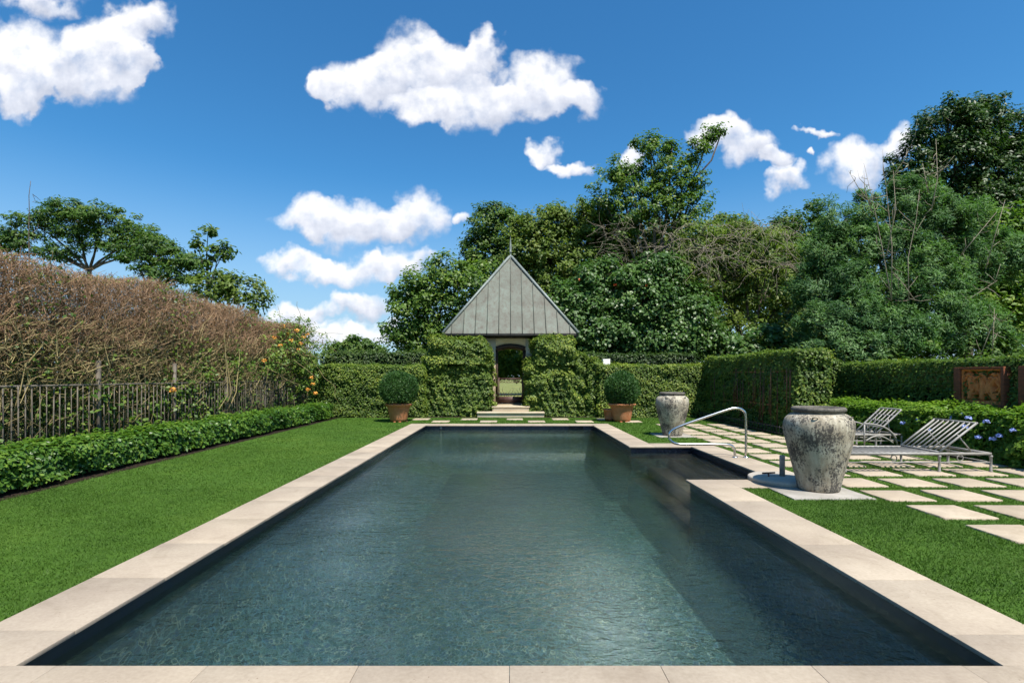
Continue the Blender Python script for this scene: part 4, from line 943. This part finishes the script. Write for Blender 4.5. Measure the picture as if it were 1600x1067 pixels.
# ------------------------------------------------------------------ white post, trellis, edging fence, reliefs
b = MB(); b.box(3.84, 4.13, 21.38, 21.67, 0, 2.31)
tag(b.build('stone_post', M['white'], bevel=.01), 'white square post top rising above the right hedge wall', 'post')
tr_ = empty('trellis', (7.6, 17, 0), 'rusty stake trellis half buried in the tall hedge block face', 'trellis')
b = MB()
for y in np.arange(14.25, 19.9, .115):
    if rng.random() < .6:
        z0, z1 = rng.uniform(.1, .9), rng.uniform(1.3, 1.95); d = rng.uniform(-.03, .09); b.box(7.62 + d, 7.635 + d, y - .011, y + .011, z0, z1)
b.build('stakes', M['rust'], tr_)
b = MB(); b.box(7.71, 7.725, 14.2, 19.9, 1.72, 1.745); b.box(7.7, 7.715, 14.2, 19.9, .75, .77); b.build('rail', M['rust'], tr_)
ef = empty('edging_fence', (7.4, 17, 0), 'low black iron edging fence at the foot of the tall hedge', 'fence')
b = MB(); b.box(7.395, 7.41, 13.9, 20.2, .2, .22); b.box(7.395, 7.41, 13.9, 20.2, .03, .05); b.build('rail', M['dark_iron'], ef)
b = MB(); b.box(7.383, 7.394, 13.942, 13.958, -.01, .25); pk = b.build('picket', M['dark_iron'], ef)
for k in range(1, 40):
    q = pk.copy(); COL.objects.link(q); q.location.y += .16 * k

def relief(y0, y1, label, seed):
    root = empty('wall_relief', (10.1, (y0 + y1) / 2, .9), label, 'relief', 'terracotta reliefs on the right hedge')
    z0, z1 = .95, 1.80; fw = .07; xf = 10.06
    b = MB(); b.box(xf, 10.35, y0, y0 + fw, z0, z1); b.box(xf, 10.35, y1 - fw, y1 + .1, z0, z1); b.box(xf, 10.35, y0 + fw, y1 - fw, z1 - fw * .7, z1); b.box(xf, 10.35, y0 + fw, y1 - fw, z0, z0 + fw)
    b.build('brick_surround', M['brick'], root, bevel=.006)
    g = np.random.default_rng(seed); ny, nz = 70, 54; yy_, zz = np.meshgrid(np.linspace(y0 + fw, y1 - fw, ny), np.linspace(z0 + fw, z1 - fw * .7, nz), indexing='ij')
    hgt = np.zeros_like(yy_)
    W_, H_ = y1 - y0 - 2 * fw, z1 - z0 - 1.7 * fw
    u, v = (yy_ - y0 - fw) / W_, (zz - z0 - fw) / H_
    def stroke(pts, wd, hh):
        nonlocal hgt
        for (ua, va), (ub, vb) in zip(pts[:-1], pts[1:]):
            d = np.array([ub - ua, vb - va]); t = np.clip(((u - ua) * d[0] + (v - va) * d[1]) / (d @ d + 1e-9), 0, 1)
            q = (u - ua - t * d[0]) ** 2 + (v - va - t * d[1]) ** 2; hgt = np.maximum(hgt, 2.0 * hh * np.clip(1 - q / wd ** 2, 0, 1) ** .5)
    for k in range(3):                       # three abstract carved forms with scrolling limbs
        cu = .2 + .3 * k
        stroke([(cu, .15), (cu + g.normal(0, .04), .5), (cu, .72)], .07, .06); stroke([(cu, .84), (cu + .01, .86)], .06, .06)
        for _ in range(3):
            a0 = g.uniform(0, 6.28); pts = [(cu + .17 * math.sin(a0 + s_ * 1.1) * (.5 + .2 * s_), .5 + .32 * math.cos(a0 + s_ * 1.1) * (.4 + .22 * s_)) for s_ in range(5)]
            stroke(pts, .036, .045)
    stroke([(0.03, .05), (.97, .05)], .05, .04)
    edge = (u < .03) | (u > .97) | (v < .04) | (v > .96)
    hgt = np.where(edge, .09, hgt)
    V = np.stack([xf + .13 - hgt, yy_, zz], -1).reshape(-1, 3); i, j = np.meshgrid(np.arange(ny - 1), np.arange(nz - 1), indexing='ij')
    f = np.stack([i*nz+j, i*nz+j+1, (i+1)*nz+j+1, (i+1)*nz+j], -1).reshape(-1, 4)
    b = MB(); b.add(V, f); b.box(xf + .135, 10.34, y0 + fw, y1 - fw, z0 + fw, z1 - fw * .7); b.build('carved_panel', M['relief'], root)
relief(10.62, 11.72, 'carved terracotta relief panel framed in brick on the hedge behind the loungers', 3)
relief(9.1, 10.22, 'second brick framed relief cut off by the right edge of the picture', 5)

# ------------------------------------------------------------------ urns
def urn(x, y, wr, label, rot):
    prof = [(.0, .03), (.26, .03), (.29, .0), (.305, .02), (.315, .06), (.34, .17), (.385, .33), (.43, .49), (.47, .65), (.50, .78), (.512, .87), (.508, .94), (.485, 1.0), (.44, 1.045), (.395, 1.07), (.365, 1.082),
            (.362, 1.09), (.375, 1.098), (.392, 1.112), (.398, 1.132), (.392, 1.153), (.372, 1.166), (.345, 1.164), (.325, 1.145), (.32, 1.1), (.36, 1.03), (.44, .9), (.4, .5), (.0, .3)]
    root = empty('urn', (x, y, .004), label, 'urn', 'weathered urns beside the pool')
    p = np.array(prof); p[:, 0] *= wr
    b = MB(); b.lathe(p, k=72); v = b.v[0]
    v[:, :2] *= (1 + .012 * lf(v, 3, 9) + .004 * np.sin(v[:, 2] * 90))[:, None]
    o = b.build('body', M['urn'], None, True); o.parent = root; o.rotation_euler.z = rot
    for s_ in (-.62, .62):                   # small lug loops under the rim
        b = MB(); th = np.linspace(-.5, 3.64, 9); a_ = -math.pi / 2 + s_; rr = .475 * wr
        c = np.array([rr * math.cos(a_), rr * math.sin(a_), 1.03]); tg_ = np.array([-math.sin(a_), math.cos(a_), 0])
        outv = np.array([math.cos(a_), math.sin(a_), .6]); outv /= np.linalg.norm(outv)
        b.tube(c + np.cos(th)[:, None] * tg_ * .03 + np.sin(th)[:, None] * outv * .024, .009, 6)
        l_ = b.build('lug', M['urn'], None, True); l_.parent = root
    return root
urn(4.37, 7.38, .87, 'large mottled grey stone urn in front beside the round slab', 0)
urn(4.43, 14.2, .85, 'narrower mottled stone urn farther back before the hedge corner', 2.2)
for (x0, x1, y0, y1), lb in zip(PADS, ('weathered square stone pad under the front urn', 'weathered square stone pad under the farther urn')):
    b = MB(); b.box(x0, x1, y0, y1, -.05, .003); o = b.build('stone_pad', M['pad'], bevel=.006); tag(o, lb, 'stone pad', 'stone pads under the urns')

# ------------------------------------------------------------------ potted shrubs
def potted(x, y, lbl, seed, rr=.72, zc=1.2):
    root = empty('potted_shrub', (x, y, 0), lbl, 'potted shrub', 'potted round shrubs flanking the far end of the pool')
    b = MB(); b.lathe([(.0, .02), (.27, .02), (.29, .035), (.31, .1), (.35, .3), (.385, .46), (.395, .5), (.41, .515), (.405, .53), (.41, .545), (.455, .56), (.475, .59), (.478, .62), (.46, .64), (.42, .64), (.40, .6), (.38, .56), (0, .56)], (x, y, 0), 44)
    pot = b.build('pot', M['terracotta'], root, True)
    b = MB(); th = np.linspace(0, 2 * np.pi, 200)
    b.tube(np.stack([x + (.462 + .012 * np.sin(th * 22)) * np.cos(th), y + (.462 + .012 * np.sin(th * 22)) * np.sin(th), .605 + .012 * np.sin(th * 22)], 1), .02, 6, cap=False)
    b.build('rim_band', M['terracotta'], pot, True)
    for a_ in (-1.9, -1.2, .3, 2.2):
        b = MB(); b.box(x + .26 * math.cos(a_) - .04, x + .26 * math.cos(a_) + .04, y + .26 * math.sin(a_) - .04, y + .26 * math.sin(a_) + .04, -.02, .02); b.build('foot', M['terracotta'], pot)
    b = MB(); n = 15000; u = rsph(n); u[:, 2] = np.where(u[:, 2] < -.75, -u[:, 2], u[:, 2])
    q = u * np.array([rr, rr, .6]); q = q * (1 + .09 * lf(q, 4, seed) - .18 * rng.random(n) ** 2 + .045 * rng.normal(size=n))[:, None]
    leaves(b, q + np.array([x, y, zc]), rng.normal(size=(n, 3)), .085, .022, .42 + .15 * lf(q, 6, seed + 1) + rng.normal(0, .2, n), 0, u + rng.normal(0, .4, (n, 3)) + np.array([0, 0, .5]))
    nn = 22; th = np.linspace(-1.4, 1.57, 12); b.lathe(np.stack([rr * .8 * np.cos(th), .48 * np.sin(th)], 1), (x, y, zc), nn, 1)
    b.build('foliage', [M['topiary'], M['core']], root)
    b = MB(); limb(b, (x, y, .5), (x + .02, y, .9), .05, .04); limb(b, (x + .08, y - .05, .5), (x + .2, y - .1, .95), .03, .02); b.build('stem', M['bark'], root)
potted(-3.94, 18.55, 'round clipped shrub in a terracotta pot left of the pool end', 11, .65, 1.15)
potted(4.0, 18.55, 'round clipped shrub in a terracotta pot right of the pool end', 15, .6, 1.13)
b = MB(); b.lathe([(0, .02), (.17, .02), (.18, 0), (.2, .1), (.235, .36), (.26, .37), (.26, .42), (.235, .42), (.22, .35), (0, .35)], (3.66, 18.95, 0), 28)
tag(b.build('plant_pot', M['terracotta'], None, True), 'small empty terracotta pot tucked behind the right potted shrub', 'pot')

# ------------------------------------------------------------------ handrail, round slab, stand pipe, tee handle
hr_ = empty('handrail', (4.5, 10.3, 0), 'bent stainless steel handrail over the pool entry steps', 'handrail')
def smooth(pts, n=10):
    pts = np.array(pts, float); out_ = [pts[0]]
    for i in range(1, len(pts) - 1):
        a_, c_ = (pts[i-1] + pts[i]) / 2 if i > 1 else pts[0], (pts[i] + pts[i+1]) / 2 if i < len(pts) - 2 else pts[-1]
        t = np.linspace(0, 1, n)[:, None]; out_ += list((1 - t) ** 2 * a_ + 2 * t * (1 - t) * pts[i] + t ** 2 * c_)
    out_ = np.array(out_ + [pts[-1]]); k_ = np.concatenate([[True], np.linalg.norm(np.diff(out_, axis=0), axis=1) > 1e-5])
    return out_[k_]
Yr = 10.32
path = [(4.68, Yr, -.01), (4.68, Yr, .45), (4.68, Yr, .80), (4.66, Yr, .90), (4.58, Yr, .965), (4.44, Yr, .975), (4.3, Yr, .94), (3.5, Yr, .665), (3.3, Yr, .585), (3.19, Yr, .52), (3.15, Yr, .43), (3.18, Yr, .33), (3.28, Yr, .27), (3.42, Yr, .258), (4.2, Yr, .258), (4.38, Yr, .25), (4.45, Yr, .18), (4.46, Yr, .1), (4.46, Yr, -.01)]
b = MB(); b.tube(smooth(path), .024, 12); b.build('rail', M['steel'], hr_, True)
for x in (4.68, 4.46):
    b = MB(); b.lathe([(.024, .018), (.05, .012), (.055, .0), (.055, -.005)], (x, Yr, .003), 20); b.build('base_flange', M['steel'], hr_, True)
b = MB(); b.lathe([(0, .065), (.47, .065), (.495, .055), (.5, .04), (.5, -.02), (0, -.02)], (4.2, 8.0, 0), 56)
tag(b.build('round_slab', M['concrete'], None, True, .0), 'raised round concrete slab at the corner of the entry alcove', 'slab')
b = MB(); b.lathe([(0, .062), (.04, .062), (.04, .375), (.036, .382), (.03, .38), (.03, .3), (0, .3)], (4.21, 8.05, 0), 20)
tag(b.build('stand_pipe', M['grey_metal'], None, True), 'short upright steel pipe standing on the round slab', 'pipe')
b = MB(); b.tube([(3.985, 8.02, .06), (3.985, 8.02, .115)], .012, 8); b.tube([(3.88, 8.0, .118), (4.09, 8.04, .118)], .013, 8)
tag(b.build('tee_handle', M['rust'], None, True), 'small rusty tee handle on the round slab', 'valve handle')

# ------------------------------------------------------------------ sun loungers
def bar(mb, p, q, r_=.014, k=6): mb.tube([p, q], r_, k)
def lounger(name, xl, xh, xr, yn, yf, zs, bx, bz, label, grid, arms):
    root = empty(name, ((xl + xr) / 2, (yn + yf) / 2, 0), label, 'sun lounger')
    b = MB()
    for y in (yn, yf): b.box(xl, xr, y - .018, y + .018, zs - .022, zs + .022)
    for x in (xl, xr): b.box(x - .018, x + .018, yn + .018, yf - .018, zs - .02, zs + .02)
    b.build('frame', M['grey_metal'], root)
    b = MB()
    for y in (yn, yf): bar(b, (xl, y, .17), (xr, y, .17), .010)
    for x in (xl, xr, xh): bar(b, (x, yn, .17), (x, yf, .17), .009)
    b.build('stretcher', M['grey_metal'], root)
    for x in (xl, xh, xr):
        for y in (yn, yf):
            b = MB(); b.lathe([(0, 0), (.026, 0), (.028, .02), (.02, .035), (.02, zs - .06), (.027, zs - .05), (.027, zs - .03), (.02, zs - .022)], (x, y, 0), 10); b.build('leg', M['grey_metal'], root, True)
    b = MB()
    ns_ = 17
    for i in range(ns_):
        x = xl + .04 + (xh - xl - .06) * i / (ns_ - 1); b.box(x - .018, x + .018, yn + .02, yf - .02, zs + .0, zs + .014)
    b.build('seat', M['grey_metal'], root)
    b = MB(); p0, p1 = np.array([xh, 0, zs + .03]), np.array([bx, 0, bz])
    Yv = lambda p, y: (p[0], y, p[2])
    if grid:
        ys2 = np.linspace(yn, yf, 6)
        # rounded top frame
        fr_ = smooth([Yv(p0, yn), Yv(p0 * .1 + p1 * .9, yn), Yv(p1, yn), Yv(p1, yn * .85 + yf * .15), Yv(p1, yf * .85 + yn * .15), Yv(p1, yf), Yv(p0 * .1 + p1 * .9, yf), Yv(p0, yf)], 6); b.tube(fr_, .02, 7)
        for y in ys2[1:-1]: bar(b, Yv(p0, y), Yv(p1 * .99 + p0 * .01, y), .012)
        for t in (.02, .26, .5, .74): q = p0 + (p1 - p0) * t; bar(b, Yv(q, yn), Yv(q, yf), .013)
    else:
        for y in np.linspace(yn, yf, 9):
            w_ = .018 if y in (yn, yf) else .013; bar(b, Yv(p0, y), Yv(p1, y), w_)
        bar(b, Yv(p1, yn - .015), Yv(p1, yf + .015), .018); bar(b, Yv(p0, yn), Yv(p0, yf), .016)
    b.build('backrest', M['grey_metal'], root)
    b = MB(); q = p0 + (p1 - p0) * .62
    for y in (yn + .12, yf - .12): bar(b, Yv(q, y), (xr - .18, y, zs - .03), .011)
    bar(b, (xr - .18, yn, zs - .03), (xr - .18, yf, zs - .03), .01); b.build('back_support', M['grey_metal'], root)
    for x in (xh + .45, xl + .9):
        for y in (yn + .12, yf - .12):
            b = MB(); th = np.linspace(0, 2 * np.pi, 15); b.tube(np.stack([x + .05 * np.cos(th), np.full(15, y), .22 + .05 * np.sin(th)], 1), .009, 6, cap=False); b.build('ring', M['grey_metal'], root)
    if arms:
        for y in (yn - .02, yf + .02):
            b = MB(); t = np.linspace(0, 1, 14)
            b.tube(np.stack([xh - .28 + .75 * t, np.full(14, y), .05 + .50 * np.sqrt(np.clip(1 - t ** 2.4, 0, 1))], 1), .019, 7)
            b.tube(np.stack([xh - .25 + .62 * t, np.full(14, y), .09 + .19 * np.sin(np.pi * (.12 + .83 * t))], 1), .016, 7)
            bar(b, (xh - .27, y, 0), (xh - .27, y, .55), .016)
            b.build('armrest', M['grey_metal'], root)
    return root
lounger('sun_lounger', 5.6, 7.17, 8.03, 8.7, 9.55, .31, 7.79, .82, 'grey metal lounger with raised slatted back, nearer one right of the front urn', False, False)
lounger('sun_lounger', 6.75, 8.15, 8.72, 11.6, 12.25, .30, 8.72, .86, 'grey metal lounger with lattice back and curved arms behind the front urn', True, True)
